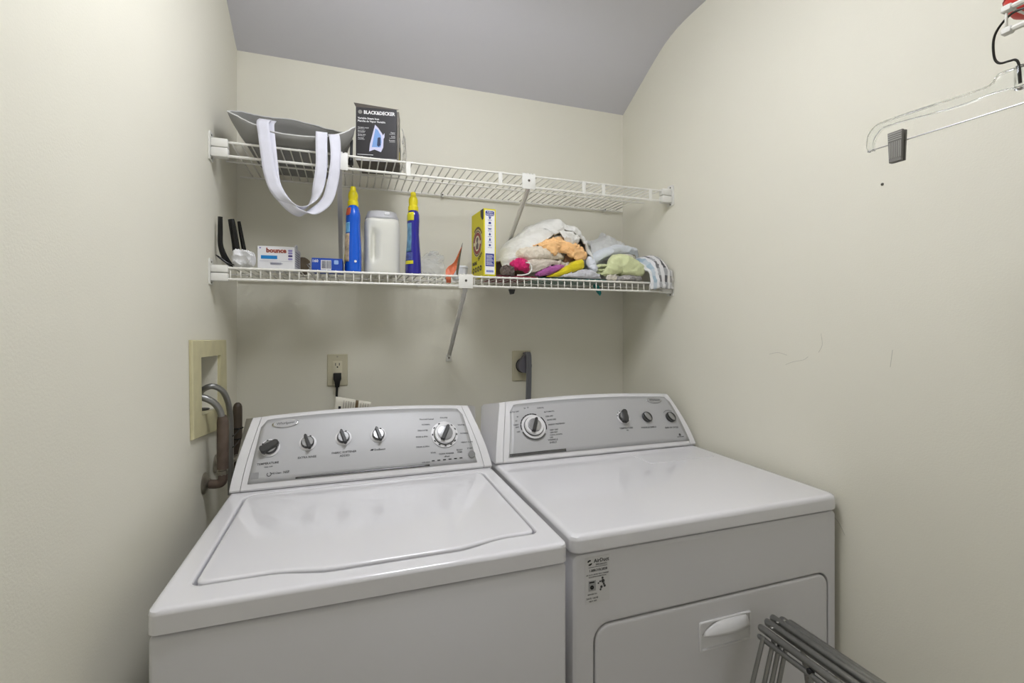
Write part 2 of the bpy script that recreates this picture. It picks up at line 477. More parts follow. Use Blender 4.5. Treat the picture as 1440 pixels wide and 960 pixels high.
    for i in range(6):
        x = 0.596 + (0.6776 - 0.596) * i / 5
        l = obox('indicator_light', (-0.0042, -0.0012, 0), (0.0042, 0.0012, 0.0012), M_BLACK, P); place(l, F(x, 0.187 + 0.009 * i / 5))
    def tx(s, x, tt, size, al='CENTER', m=M_INK):
        text_mesh('lettering', s, size, m, P, F(x, tt, 0.0024), al, bold=0.01)
    tx('TEMPERATURE', 0.1674, 0.362, 0.0078); tx('rinse cold', 0.169, 0.318, 0.005)
    tx('EXTRA RINSE', 0.2612, 0.391, 0.0078)
    tx('FABRIC SOFTENER', 0.3547, 0.411, 0.0078); tx('ADDED', 0.3565, 0.365, 0.0078)
    tx('EcoBoost', 0.4495, 0.409, 0.0078)
    e = oprism('lettering', [(-0.005, -0.002), (0.003, -0.002), (0.005, 0.0025), (-0.002, 0.002)], 0, 0.0004, M_BLACK, P); place(e, F(0.428, 0.409, 0.0024))
    tx('Normal/Casual', 0.588, 0.80, 0.007)
    for s, x, tt, al in (('NORMAL', 0.597, 0.72, 'RIGHT'), ('DELICATES', 0.588, 0.635, 'RIGHT'), ('RINSE & SPIN', 0.586, 0.545, 'RIGHT'), ('DRAIN & SPIN', 0.588, 0.40, 'RIGHT'),
                         ('SOAK', 0.606, 0.305, 'RIGHT'), ('CLEAN WASHER', 0.636, 0.278, 'CENTER'), ('affresh', 0.637, 0.236, 'CENTER'), ('BULKY', 0.667, 0.32, 'LEFT'), ('ITEMS', 0.668, 0.285, 'LEFT'),
                         ('HEAVY DUTY', 0.683, 0.43, 'LEFT'), ('NORMAL', 0.684, 0.57, 'LEFT'), ('WHITES', 0.680, 0.70, 'LEFT'), ('COLORS', 0.64, 0.815, 'CENTER')):
        tx(s, x, tt, 0.006, al)
    tx('cycle status', 0.575, 0.178, 0.005); tx('START', 0.708, 0.335, 0.006)
    # small marks bottom left
    bm = bmesh.new(); prism(bm, rrect(-0.009, -0.008, 0.009, 0.008, 0.001), 0, 0.0003); e = obj_from_bm('energy_mark', bm, mat('pale_ink', (150, 150, 150), 0.6, bump=0.01), P, False); place(e, F(0.139, 0.215, 0.0022))
    arc_marks('lettering', P, F(0.172, 0.215, 0.0024), [(20, 320)], 0.004, 0.0055)
    tx('HE Clean', 0.189, 0.222, 0.006); tx('NSF', 0.2125, 0.222, 0.0085)
    return t
washer()

# ---------------------------------------------------------------- dryer
DX0, DX1, DYB, DYF = 0.7872, 1.5268, -0.4984, -1.0108
def dryer():
    t = thing('clothes_dryer', 'white front-load clothes dryer with a square door and silver console', 'dryer', (0, 0, 0))
    # cabinet with a door opening in its front
    bm = bmesh.new()
    yF = DYF + 0.004
    def ring(ins, y): return [(x, y, z) for x, z in rrect(DX0 + 0.003 + ins, 0.012 + ins, DX1 - 0.002 - ins, 0.8828 - ins, 0.012, 4)]
    rs = loft(bm, [ring(0.0, -0.33), ring(0.0, yF + 0.010), ring(0.0022, yF + 0.003), ring(0.007, yF), ring(0.0105, yF)], True, False)
    dx0, dx1, dz0, dz1 = 0.8405, 1.4955, 0.145, 0.7325
    def dl(g, y): return [(x, y, z) for x, z in rrect(dx0 - g, dz0 - g, dx1 + g, dz1 + g, 0.034 + g, 6)]
    ir = [[bm.verts.new(p) for p in dl(g, y)] for g, y in ((0.008, yF), (0.005, yF), (0.0025, yF + 0.0015), (0.0015, yF + 0.02))]
    n = len(ir[0])
    for a, b in zip(ir, ir[1:]):
        for j in range(n): bm.faces.new((a[j], a[(j + 1) % n], b[(j + 1) % n], b[j]))
    bm.faces.new(ir[-1])
    es = [bm.edges.get((rs[-1][j], rs[-1][(j + 1) % len(rs[-1])])) for j in range(len(rs[-1]))]
    es += [bm.edges.get((ir[0][j], ir[0][(j + 1) % n])) for j in range(n)]
    bmesh.ops.triangle_fill(bm, use_beauty=True, use_dissolve=False, edges=es)
    obj_from_bm('cabinet', bm, M_CABINET, t, True, 35)
    for x in (DX0 + 0.06, DX1 - 0.06):
        for y in (DYF + 0.07, -0.40):
            olathe('foot', [(0.02, 0.0), (0.022, 0.006), (0.018, 0.014)], M_DARKPL, t, 12, Mx=Matrix.Translation((x, y, 0)))
    # door
    bm = bmesh.new()
    loft(bm, [dl(-0.0022, yF + 0.019), dl(-0.0022, yF + 0.003), dl(-0.004, yF + 0.0005), dl(-0.0065, yF - 0.0003), dl(-0.010, yF - 0.0003)])
    door = obj_from_bm('door', bm, M_CABINET, t, True, 35)
    # pull: framed pocket with a hood
    px0, px1, pz0, pz1 = 1.1005, 1.2465, 0.6215, 0.687
    bm = bmesh.new()
    def pl(g, y): return [(x, y, z) for x, z in rrect(px0 + g, pz0 + g, px1 - g, pz1 - g, 0.004, 3)]
    loft(bm, [pl(0, yF - 0.0005), pl(0, yF - 0.003), pl(0.0015, yF - 0.0045), pl(0.004, yF - 0.0045), pl(0.0055, yF - 0.001)], True, True)
    h = obj_from_bm('handle', bm, M_PLASTIC, door, True, 35)
    bm = bmesh.new()
    hx0, hx1, hz0, hz1 = 1.110, 1.241, 0.6555, 0.6825
    rows = []
    for j in range(7):
        w = j / 6
        row = []
        for i in range(21):
            u = i / 20
            hgt = (hz1 - hz0) * ((math.sin(PI / 2 * u / 0.42) ** 0.7 if u > 0 else 0.0) if u < 0.42 else (1 - 0.8 * max(0, (u - 0.88) / 0.12) ** 2))
            dep = 0.016 * math.sin(PI * min(max(u, 0.02), 0.98)) ** 0.5
            a = w * PI / 2
            row.append((hx0 + (hx1 - hx0) * u, yF - 0.001 - dep * math.cos(a), hz0 + 0.001 + hgt * math.sin(a)))
        rows.append(row)
    G = np.array(rows)
    grid_mesh('handle_hood', G, M_PLASTIC, door, 0.002, 0)
    # top
    bm = bmesh.new()
    def outer(ins, z): return [(x, y, z) for x, y in rrect(DX0 + ins, DYF - 0.001 + ins, DX1 - ins, -0.328 - ins, 0.020, 6)]
    loft(bm, [outer(0.004, 0.8860), outer(0.001, 0.8875), outer(0.0, 0.890), outer(0.0, 0.8915), outer(0.0, 0.9115), outer(0.0, 0.913), outer(0.0016, 0.919), outer(0.0055, 0.9226), outer(0.010, DZ - 0.0004), outer(0.015, DZ - 0.0004)])
    obj_from_bm('top_panel', bm, M_ENAMEL, t, True, 35)
    lid = [(1.243, -0.628), (1.487, -0.628), (1.487, -0.54), (1.235, -0.54)]
    bm = bmesh.new(); prism(bm, rrect(1.240, -0.634, 1.486, -0.535, 0.01, 4), DZ - 0.0004, DZ + 0.0012)
    obj_from_bm('lint_screen_lid', bm, M_ENAMEL, t)
    dims = (DX0, DX1, DYB)
    a = (t, DX0, DX1, DYB, 0.047, 0.034)
    console_piece('console_end_cap', *a, 0.0, 0.031, M_PLASTIC, 3)
    console_piece('console_body', *a, 0.033, 0.967, M_PLASTIC, 30)
    console_piece('console_end_cap', *a, 0.969, 1.0, M_PLASTIC, 3)
    P = panel('control_panel', t, dims, 0.830, 0.863, 1.5035, 1.4835, 0.105, 0.955, M_SILVER)
    F = lambda x, tt, off=0.0022: console_frame(x, tt, *dims, off)
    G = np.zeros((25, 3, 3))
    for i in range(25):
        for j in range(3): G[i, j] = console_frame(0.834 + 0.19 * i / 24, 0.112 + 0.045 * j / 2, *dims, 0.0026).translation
    grid_mesh('painted_reflection', G, M_DKMETAL, P, 0.0012, 0)  # dark reflection painted as a strip at the panel's lower left
    knob_big(t, F(0.9291, 0.559), 25)
    arc_marks('dial_marking', P, F(0.9291, 0.559, 0.0042), [(-100, -76), (-74, -62), (-60, -48), (-46, -34), (-32, -20), (-18, -8), (-6, 4), (6, 26), (48, 82), (84, 110)], 0.0415, 0.0445, M_BLACK)
    arc_marks('dial_marking', P, F(0.9291, 0.559, 0.0042), [(130, 250)], 0.0415, 0.0455, M_DKMETAL)
    knob_small(t, F(1.2642, 0.59), 12, 0.0185, True)
    knob_oval(t, F(1.3578, 0.57), -28); knob_oval(t, F(1.4554, 0.554), -28)
    arc_marks('dial_marking', P, F(1.2642, 0.59, 0.0042), [(k, k + 12) for k in (-80, -52, -24, 4)], 0.022, 0.0245, M_BLACK)
    arc_marks('dial_marking', P, F(1.4554, 0.554, 0.003), [(-50, 35)], 0.0275, 0.0285)
    badge(t, F(1.4175, 0.878), 0.031, 0.0125)
    def tx(s, x, tt, size, al='CENTER', m=M_INK):
        text_mesh('lettering', s, size, m, P, F(x, tt, 0.0024), al, bold=0.01)
    tx('TEMPERATURE', 1.263, 0.405, 0.008); tx('dry', 1.266, 0.37, 0.006)
    tx('WRINKLE SHIELD', 1.353, 0.393, 0.008); tx('END OF CYCLE', 1.446, 0.365, 0.008)
    tx('WRINKLE', 0.986, 0.318, 0.008); tx('SHIELD', 0.985, 0.275, 0.008)
    for s, x, tt, al in (('OFF', 0.881, 0.50, 'RIGHT'), ('TIMED', 0.881, 0.615, 'RIGHT'), ('DRY', 0.881, 0.575, 'RIGHT'), ('50', 0.879, 0.68, 'RIGHT'), ('40', 0.886, 0.745, 'RIGHT'), ('AUTO DRY', 0.893, 0.83, 'RIGHT'),
                         ('20', 0.914, 0.87, 'CENTER'), ('10', 0.925, 0.875, 'CENTER'), ('CASUAL', 0.957, 0.85, 'LEFT'), ('AUTOMATIC', 0.977, 0.775, 'LEFT'), ('LESS DRY', 0.979, 0.70, 'LEFT'), ('MORE DRY', 0.981, 0.64, 'LEFT'), ('ENERGY PREFERRED', 0.981, 0.563, 'LEFT'),
                         ('VERY DRY', 0.982, 0.475, 'LEFT'), ('LESS DRY', 0.981, 0.435, 'LEFT'), ('COOL DOWN', 0.979, 0.395, 'LEFT'), ('OFF', 0.977, 0.355, 'LEFT')):
        tx(s, x, tt, 0.0066, al)
    arc_marks('lettering', P, F(1.470, 0.225, 0.0024), [(0, 355)], 0.001, 0.004); tx('ELECTRONIC', 1.471, 0.185, 0.005)
    # service sticker on the front
    yS = yF
    st = obox('service_sticker', (0.8185, yS - 0.0006, 0.781), (0.8745, yS + 0.0002, 0.875), mat('sticker_paper', (212, 211, 211), 0.4, bump=0.02), t)
    def fx(x, z): return frame((x, yS - 0.0008, z), (1, 0, 0), (0, 0, 1))
    arc_marks('sticker_logo', st, fx(0.8285, 0.864), [(-70, 30), (110, 210)], 0.0028, 0.0056, M_BLACK)
    def ts(s, x, z, size, al='CENTER', b=0.0): text_mesh('sticker_lettering', s, size, M_INK, st, fx(x, z), al, bold=b)
    ts('AirDuct', 0.8555, 0.866, 0.0105, b=0.02); ts('SPECIALISTS', 0.8555, 0.858, 0.005)
    obox('sticker_lettering', (0.826, yS - 0.001, 0.8535), (0.869, yS - 0.0006, 0.8542), M_INK, st)
    ts('1.888.318.2828', 0.848, 0.847, 0.0068, b=0.02)
    ts('AIR DUCT, DRYER VENT, CHIMNEY', 0.8465, 0.8385, 0.0033); ts('CLEANING & INSPECTIONS', 0.8465, 0.834, 0.0033)
    # little machine picture
    o = obox('sticker_picture', (0.826, yS - 0.0012, 0.806), (0.8425, yS - 0.0006, 0.827), mat('sticker_grey', (165, 165, 165), 0.6, bump=0.02), st)
    obox('sticker_picture', (0.8275, yS - 0.0016, 0.8225), (0.839, yS - 0.0010, 0.825), M_BLACK, st)
    arc_marks('sticker_picture', st, frame((0.8335, yS - 0.0012, 0.8135), (1, 0, 0), (0, 0, 1)), [(0, 359)], 0.0008, 0.0042, M_BLACK)
    bm = bmesh.new()
    for cx, cz, r in ((0.858, 0.829, 0.0024), (0.859, 0.8225, 0.004), (0.8525, 0.8225, 0.002), (0.8485, 0.8195, 0.0018), (0.8555, 0.811, 0.0028), (0.863, 0.812, 0.0026), (0.861, 0.8165, 0.0024), (0.8535, 0.806, 0.0022)):
        prism(bm, [(cx + r * math.cos(k * PI / 4), cz + r * math.sin(k * PI / 4)) for k in range(8)], 0, 0.0004, Matrix(((1, 0, 0, 0), (0, 0, -1, yS - 0.0007), (0, 1, 0, 0), (0, 0, 0, 1))))
    obj_from_bm('sticker_picture', bm, M_INK, st, False)
    ts('SERVICED ON', 0.8345, 0.799, 0.0034); ts('DATE  NAME', 0.8345, 0.791, 0.0046); ts('NEXT VISIT', 0.836, 0.785, 0.0036)
    return t
dryer()

# ================================================================== WIRE SHELVES
ZU, ZL = 1.866, 1.512            # deck heights of the two shelves
YS = -0.336                      # their front edge
RW = 0.0022                      # deck wire radius
def end_bracket(parent, x, sgn, y, ztop, zlip):
    """moulded end bracket screwed to a side wall; sgn = direction away from the wall"""
    bm = bmesh.new()
    zc = (ztop + zlip) / 2
    poly = [(y + a, z) for a, z in ((-0.017, zlip - 0.016), (0.017, zlip - 0.016), (0.020, zlip - 0.008), (0.020, ztop + 0.012), (0.014, ztop + 0.021), (-0.014, ztop + 0.021), (-0.020, ztop + 0.012), (-0.020, zlip - 0.008))]
    Mx = Matrix(((0, 0, sgn, x), (1, 0, 0, 0), (0, 1, 0, 0), (0, 0, 0, 1)))
    prism(bm, poly, 0.0005, 0.004, Mx)
    b = obj_from_bm('end_bracket', bm, M_BRKT, parent, False)
    x0, x1 = sorted((x + sgn * 0.004, x + sgn * 0.046))
    obox('socket', (x0, y - 0.012, zc + 0.001), (x1, y + 0.013, ztop + 0.004), M_BRKT, b, 0.003)
    obox('socket', (x0, y - 0.013, zlip - 0.006), (x1, y + 0.013, zc - 0.001), M_BRKT, b, 0.003)
    for z in (zlip - 0.011, ztop + 0.012):
        olathe('screw', [(0.003, 0), (0.003, 0.001), (0.002, 0.0018)], M_SCREW, b, 8,
               Mx=frame((x + sgn * 0.004, y - 0.002, z), (0, sgn, 0), (0, 0, 1)))
def wire_mesh_flat(ys, zl, lip):
    bm = bmesh.new()
    if lip: pts = [(0, -0.010, 0), (0, ys + 0.004, 0), (0, ys, -0.004), (0, ys - 0.0005, zl)]
    else: pts = [(0, -0.010, 0), (0, ys, 0)]
    tube(bm, pts, RW, 5)
    me = bpy.data.meshes.new('deck_wire'); bmesh.ops.recalc_face_normals(bm, faces=bm.faces[:]); bm.to_mesh(me); bm.free()
    me.materials.append(M_WIRE); me.shade_smooth()
    return me
def wire_shelf(label, z, lipz, lip, straps, supports, clips, mids):
    t = thing('wire_shelf', label, 'shelf', (0, 0, 0), None)
    r = 0.0034
    otube('front_rail', [(0.02, YS - 0.003, z - r), (W - 0.02, YS - 0.003, z - r)], r, M_WIRE, t, 8)
    otube('lip_rail', [(0.02, YS - 0.003, lipz), (W - 0.02, YS - 0.003, lipz)], 0.0042 if not lip else r, M_WIRE, t, 8)
    otube('back_rail', [(0.012, -0.012, z - 0.006), (W - 0.012, -0.012, z - 0.006)], r, M_WIRE, t, 8)
    for y in mids: otube('cross_rail', [(0.004, y, z - 0.0055), (W - 0.004, y, z - 0.0055)], 0.0028, M_WIRE, t, 6)
    me = wire_mesh_flat(YS, lipz - z, lip)
    n = int((W - 0.09) / 0.0254)
    for i in range(n + 1):
        o = bpy.data.objects.new('deck_wire', me); link(o, t); o.location = (0.05 + 0.0254 * i, 0, z)
    end_bracket(t, 0.0, 1, YS - 0.002, z, lipz); end_bracket(t, W, -1, YS - 0.002, z, lipz)
    for x in straps:
        obox('rail_strap', (x - 0.007, YS - 0.0075, lipz - 0.004), (x + 0.007, YS - 0.0055, z - 0.001), M_BRKT, t, 0.0008, 1)
    # diagonal support brace with a saddle plate
    for saddle_x, foot in supports:
        s = obox('saddle_plate', (saddle_x - 0.0245, YS - 0.011, lipz - 0.008), (saddle_x + 0.0245, YS - 0.0078, z + 0.002), M_BRKT, t, 0.0015, 2)
        for k in (-0.018, -0.006, 0.006, 0.018):
            obox('saddle_tooth', (saddle_x + k - 0.004, YS - 0.011, z + 0.0005), (saddle_x + k + 0.004, YS + 0.004, z + 0.0045), M_BRKT, s, 0.001, 1)
        olathe('screw', [(0.0042, 0), (0.0042, 0.0012), (0.003, 0.002)], M_SCREW, s, 10, Mx=frame((saddle_x, YS - 0.011, (z + lipz) / 2), (1, 0, 0), (0, 0, 1)))
        a = Vector((saddle_x, YS - 0.003, lipz - 0.006)); b = Vector(foot)
        d = (b - a).normalized(); sx = Vector((1, 0, 0)); sx = (sx - d * sx.dot(d)).normalized(); up = d.cross(sx)
        bm = bmesh.new()
        ch = [(-0.0075, -0.004), (0.0075, -0.004), (0.0075, 0.005), (0.0055, 0.005), (0.0055, -0.002), (-0.0055, -0.002), (-0.0055, 0.005), (-0.0075, 0.005)]
        loft(bm, [[a + sx * p + up * q for p, q in ch], [b + sx * p + up * q for p, q in ch]])
        br = obj_from_bm('support_brace', bm, M_STEEL, t, False)
        obox('brace_foot', (foot[0] - 0.012, -0.006, foot[2] - 0.024), (foot[0] + 0.012, -0.0005, foot[2] + 0.004), M_BRKT, br, 0.0015, 1)
        olathe('screw', [(0.0035, 0), (0.0035, 0.001), (0.0025, 0.0016)], M_SCREW, br, 8, Mx=frame((foot[0], -0.006, foot[2] - 0.010), (1, 0, 0), (0, 0, 1)))
    for x in clips:
        c = obox('wall_clip', (x - 0.006, -0.020, z - 0.014), (x + 0.006, -0.001, z + 0.002), M_BRKT, t, 0.002, 1)
        olathe('screw', [(0.003, 0), (0.003, 0.001), (0.002, 0.0016)], M_SCREW, c, 8, Mx=frame((x, -0.020, z - 0.005), (1, 0, 0), (0, 0, 1)))
    return t
wire_shelf('white wire shelf carrying the grey tote bag and iron box', ZU, 1.824, False,
           (0.148, 0.330, 0.545, 0.850, 1.165, 1.245, 1.447), ((0.340, (0.340, -0.006, 1.575)), (0.952, (0.952, -0.006, 1.575))), (0.105, 0.715, 1.44), (-0.17,))
wire_shelf('white wire shelf with gridded lip holding detergents and laundry', ZL, 1.477, True,
           (), ((0.7305, (0.7434, -0.006, 1.229)),), (0.20, 0.62, 1.30), (-0.17,))
# short shelf on the right wall near the camera (only its tip is in frame)
def side_shelf():
    t = thing('wire_shelf', 'white wire shelf on the right wall from which the clear hanger hangs', 'shelf', (0, 0, 0))
    y0, y1, z, zl, xf = -1.4585, -2.40, 1.792, 1.757, 1.238
    r = 0.0042
    for nm, zz in (('front_rail', z - 0.004), ('lip_rail', zl)):
        otube(nm, [(xf, y0, zz), (xf, y1, zz)], r, M_WIRE, t, 8)
    otube('back_rail', [(W - 0.012, y0, z - 0.006), (W - 0.012, y1, z - 0.006)], 0.0034, M_WIRE, t, 8)
    bm = bmesh.new(); tube(bm, [(W - 0.010, 0, 0), (xf + 0.004, 0, 0), (xf, 0, -0.004), (xf, 0, zl - z)], 0.0018, 5)
    me = bpy.data.meshes.new('deck_wire'); bm.to_mesh(me); bm.free(); me.materials.append(M_WIRE); me.shade_smooth()
    for i in range(37):
        o = bpy.data.objects.new('deck_wire', me); link(o, t); o.location = (0, y0 - 0.004 - 0.0254 * i, z)
    for zz in (z - 0.004, zl):
        obox('end_cap', (xf - 0.005, y0 - 0.012, zz - 0.005), (xf + 0.005, y0 + 0.001, zz + 0.005), M_BRKT, t, 0.002, 1)
    bm = bmesh.new(); tube(bm, [(xf, y0 - 0.30, zl), (W - 0.004, y0 - 0.30, zl - 0.24)], 0.006, 8)
    obj_from_bm('support_brace', bm, M_STEEL, t)
    obox('wall_clip', (W - 0.020, y0 - 0.02, z - 0.014), (W - 0.0005, y0 - 0.008, z + 0.002), M_BRKT, t, 0.002, 1)
    c = thing('red_ball', 'red rubber ball resting on the right wall shelf', 'ball', (1.305, -1.462, z + 0.002))
    olathe('ball_skin', [(0.001, 0.0), (0.012, 0.0018), (0.022, 0.008), (0.029, 0.02), (0.031, 0.032), (0.029, 0.044), (0.022, 0.056), (0.012, 0.062), (0.001, 0.064)], mat('red_rubber', (205, 60, 52), 0.45, bump=0.05, bscale=300), c, 24)
    olathe('seam', [(0.0312, 0.0305), (0.0318, 0.032), (0.0312, 0.0335)], mat('dark_red_rubber', (160, 40, 36), 0.5, bump=0.05), c, 24)
side_shelf()

# ================================================================== HANGER
def hanger():
    t = thing('clothes_hanger', 'clear plastic trouser hanger with a black wire hook and grey clip', 'hanger', (1.245, -1.4735, 1.65))
    t.location = (0, 0, 0)
    X = 1.2465
    clear = mat('clear_plastic', (250, 252, 252), 0.04, trans=1.0, ior=1.32, bump=0.01, bscale=60)
    def half(s):
        yc = -1.4735
        f = lambda y: yc + s * (y - yc)
        up = [(-1.4735, 1.705), (-1.451, 1.7055), (-1.441, 1.694), (-1.408, 1.6945), (-1.359, 1.6985), (-1.300, 1.7005), (-1.282, 1.697), (-1.271, 1.686), (-1.268, 1.668), (-1.270, 1.655)]
        dn = [(-1.282, 1.655), (-1.281, 1.668), (-1.288, 1.681), (-1.302, 1.687), (-1.359, 1.6815), (-1.401, 1.679), (-1.448, 1.677), (-1.4735, 1.673)]
        U = catmull(np.array(up), 28); D = catmull(np.array(dn), 28)[::-1]
        return [(f(a[0]), a[1], f(b[0]), b[1]) for a, b in zip(U, D)]
    L = half(1)[::-1] + half(-1)[1:]
    bm = bmesh.new(); rows = []
    for y0, z0, y1, z1 in L:
        # thin web with thick rounded rims: cross-section ring
        h = 0.0035; w = 0.0012; 
        d = Vector((0, y0 - y1, z0 - z1)); n = d.normalized() if d.length > 1e-6 else Vector((0, 0, 1))
        a = Vector((X, y0, z0)); b = Vector((X, y1, z1)); e = min(0.003, d.length * 0.25)
        ex = Vector((1, 0, 0))
        rows.append([a, a + ex * h - n * e * 0.4, a + ex * h - n * e, a + ex * w - n * e * 1.4, b + ex * w + n * e * 1.4, b + ex * h + n * e, b + ex * h + n * e * 0.4,
                     b, b - ex * h + n * e * 0.4, b - ex * h + n * e, b - ex * w + n * e * 1.4, a - ex * w - n * e * 1.4, a - ex * h - n * e, a - ex * h - n * e * 0.4])
    loft(bm, rows)
    body = obj_from_bm('hanger_body', bm, clear, t, True, 50)
    olathe('hook_socket', [(0.006, 0.0), (0.0065, 0.002), (0.0065, 0.030), (0.005, 0.032)], clear, t, 14, Mx=Matrix.Translation((X, -1.4735, 1.673)))
    wire = mat('black_hook_wire', (48, 46, 42), 0.35, metal=0.6, bump=0.02)
    hp = [(X, -1.4735, 1.680), (X, -1.472, 1.706), (X, -1.4685, 1.7155), (X, -1.462, 1.7175), (X, -1.452, 1.7195), (X, -1.4465, 1.727), (X, -1.4445, 1.74), (X, -1.4445, 1.755), (X - 0.001, -1.448, 1.766), (X - 0.004, -1.457, 1.7745), (X - 0.009, -1.470, 1.7785), (X - 0.011, -1.484, 1.776), (X - 0.010, -1.494, 1.768), (X - 0.006, -1.498, 1.757)]
    otube('hook', hp, 0.0016, wire, t, 8, 60)
    otube('clip_rod', [(X - 0.001, -1.271, 1.6565), (X - 0.001, -1.4735, 1.6515), (X - 0.001, -1.676, 1.6565)], 0.0011, M_CHROME, t, 8)
    grey = mat('clip_grey', (118, 116, 112), 0.4, bump=0.03); rib = mat('clip_rib_grey', (168, 166, 160), 0.4, bump=0.02)
    for yc in (-1.3185, -1.6285):
        bm = bmesh.new()
        prof = [(-0.0115, 0.0225), (0.0115, 0.0225), (0.0105, -0.0285), (-0.0105, -0.0285)]
        for sgn in (1, -1):
            loft(bm, [[(X - 0.001 + sgn * 0.0015, yc + p, 1.651 + q) for p, q in prof], [(X - 0.001 + sgn * (0.006 if True else 0), yc + p * (1.0 if q > 0 else 0.9), 1.651 + q * (1.0 if q > 0 else 0.98)) for p, q in prof]])
        c = obj_from_bm('trouser_clip', bm, grey, t, False)
        for i in range(7):
            obox('clip_rib', (X - 0.0078, yc - 0.009 + i * 0.0028, 1.629), (X - 0.0066, yc - 0.0080 + i * 0.0028, 1.656), rib, c)
        for i in range(4):
            obox('clip_rib', (X - 0.0078, yc - 0.0105, 1.659 + i * 0.0035), (X - 0.0066, yc + 0.0105, 1.6605 + i * 0.0035), rib, c)
hanger()
M_SCUFF = mat('scuffed_paint', (196, 193, 180), 0.8, bump=0.05)
WR = bpy.data.objects['wall_right']
for pts in ([(-0.79, 1.262), (-0.82, 1.268), (-0.85, 1.262)], [(-0.845, 1.235), (-0.87, 1.245), (-0.90, 1.252), (-0.915, 1.262)], [(-0.945, 1.275), (-0.955, 1.295), (-0.952, 1.325)], [(-1.12, 1.25), (-1.125, 1.29)], [(-0.98, 0.86), (-1.00, 0.845), (-1.015, 0.82)]):
    sc_o = otube('scuff_mark', [(W, y, z) for y, z in pts], 0.0007, M_SCUFF, None, 5, 14); sc_o.parent = WR
nl = olathe('nail', [(0.0034, 0.0), (0.0034, 0.0008), (0.0024, 0.0014)], M_SCREW, None, 10, Mx=frame((W - 0.0002, -1.1033, 1.675), (0, -1, 0), (0, 0, 1)))
tag(nl, 'small dark nail head in the right wall below the hanger', 'nail')

# ================================================================== CLOTH HELPERS
def fabric(name, rgb, rough=0.9, vary=0.08, vscale=40, bump=0.5, bscale=500):
    return mat('fabric_' + name, rgb, rough, bump=bump, bscale=bscale, vary=vary, vscale=vscale, sheen=0.2, spec=0.2)
def spline_grid(ctrl, nu, nv):
    R = np.array([catmull(row, nv) for row in ctrl])            # rows resampled along v
    return np.stack([catmull(R[:, j], nu) for j in range(nv)], axis=1)
def wrinkle(p, amp, freq, seed):
    q = Vector(p) * freq + Vector((seed * 7.3, seed * 3.1, seed * 5.7))
    a = Vector((noise.noise(q), noise.noise(q + Vector((31.4, 7.7, 2.1))), noise.noise(q + Vector((5.2, 43.9, 17.3)))))
    w = q + Vector(a) * 0.6
    r1 = 1 - abs(noise.noise(Vector((w.x * 1.1, w.y * 0.8, w.z * 1.9)))) * 2          # sharp ridges
    r2 = 1 - abs(noise.noise(Vector((w.x * 2.9 + 9, w.y * 1.8, w.z * 4.2)))) * 2
    r = max(r1, 0) ** 2 - 0.35 + 0.32 * (max(r2, 0) ** 2 - 0.3)
    r3 = 1 - abs(noise.noise(Vector((w.x * 5.5 + 3, w.y * 4.0, w.z * 7.5 + 1)))) * 2
    r += 0.05 * (max(r3, 0) ** 2 - 0.3)
    return Vector(a) * amp * 0.8 + Vector((0, -r * amp * 1.3, r * amp * 1.0))
def sheet(name, ctrl, m, parent=None, nu=36, nv=48, thick=0.004, amp=0.004, freq=22, seed=1, zmin=None):
    nu = int(nu * 1.8); nv = int(nv * 1.8); amp *= 1.5
    G = spline_grid(ctrl, nu, nv)
    for i in range(nu):
        for j in range(nv):
            G[i, j] += np.array(wrinkle(G[i, j], amp, freq, seed))
            if zmin is not None and G[i, j, 2] < zmin: G[i, j, 2] = zmin
    return grid_mesh(name, G, m, parent, thick, 0)
def roll(name, path, ra, rb, m, parent=None, n=40, seg=28, amp=0.003, freq=28, seed=1, zmin=None, lay=0, layamp=0.0):
    """soft roll along a path: ra horizontal and rb vertical half-thickness at each path point; lay = folded-layer count"""
    n = int(n * 1.6); seg = int(seg * 1.6); amp *= 1.5
    P = catmull(path, n); A = catmull(np.array(ra, float)[:, None], n)[:, 0]; B = catmull(np.array(rb, float)[:, None], n)[:, 0]
    bm = bmesh.new(); rows = []
    for i in range(n):
        d = Vector(P[min(i + 1, n - 1)] - P[max(i - 1, 0)]).normalized()
        up = Vector((0, 0, 1)); up = (up - d * up.dot(d))
        up = up.normalized() if up.length > 0.05 else Vector((0, 1, 0)); s = d.cross(up)
        e = min(i, n - 1 - i) / 8.0; k = math.sqrt(max(0.02, 1 - (1 - min(1, e)) ** 2))
        row = []
        for j in range(seg):
            th = 2 * PI * j / seg; c, sn = math.cos(th), math.sin(th)
            cc = math.copysign(abs(c) ** 0.8, c); ss = math.copysign(abs(sn) ** 0.8, sn)
            g = 1 + (layamp * math.cos(lay * ss * 2.2 * PI) if lay else 0)
            p = Vector(P[i]) + s * (cc * A[i] * k * g) + up * (ss * B[i] * k)
            p += wrinkle(p, amp, freq, seed)
            if zmin is not None and p.z < zmin: p.z = zmin
            row.append(p)
        rows.append(row)
    loft(bm, rows)
    return obj_from_bm(name, bm, m, parent, True, 75)
def blob(name, c, r, m, parent=None, amp=0.006, freq=22, seed=1, zmin=None, sub=4, pw=0.75):
    sub += 1; amp *= 1.3
    bm = bmesh.new(); bmesh.ops.create_icosphere(bm, subdivisions=sub, radius=1)
    for v in bm.verts:
        q = [math.copysign(abs(a) ** pw, a) for a in v.co]
        p = Vector((c[0] + q[0] * r[0], c[1] + q[1] * r[1], c[2] + q[2] * r[2]))
        p += wrinkle(p, amp, freq, seed)
        if zmin is not None and p.z < zmin: p.z = zmin
        v.co = p
    return obj_from_bm(name, bm, m, parent, True, 75)
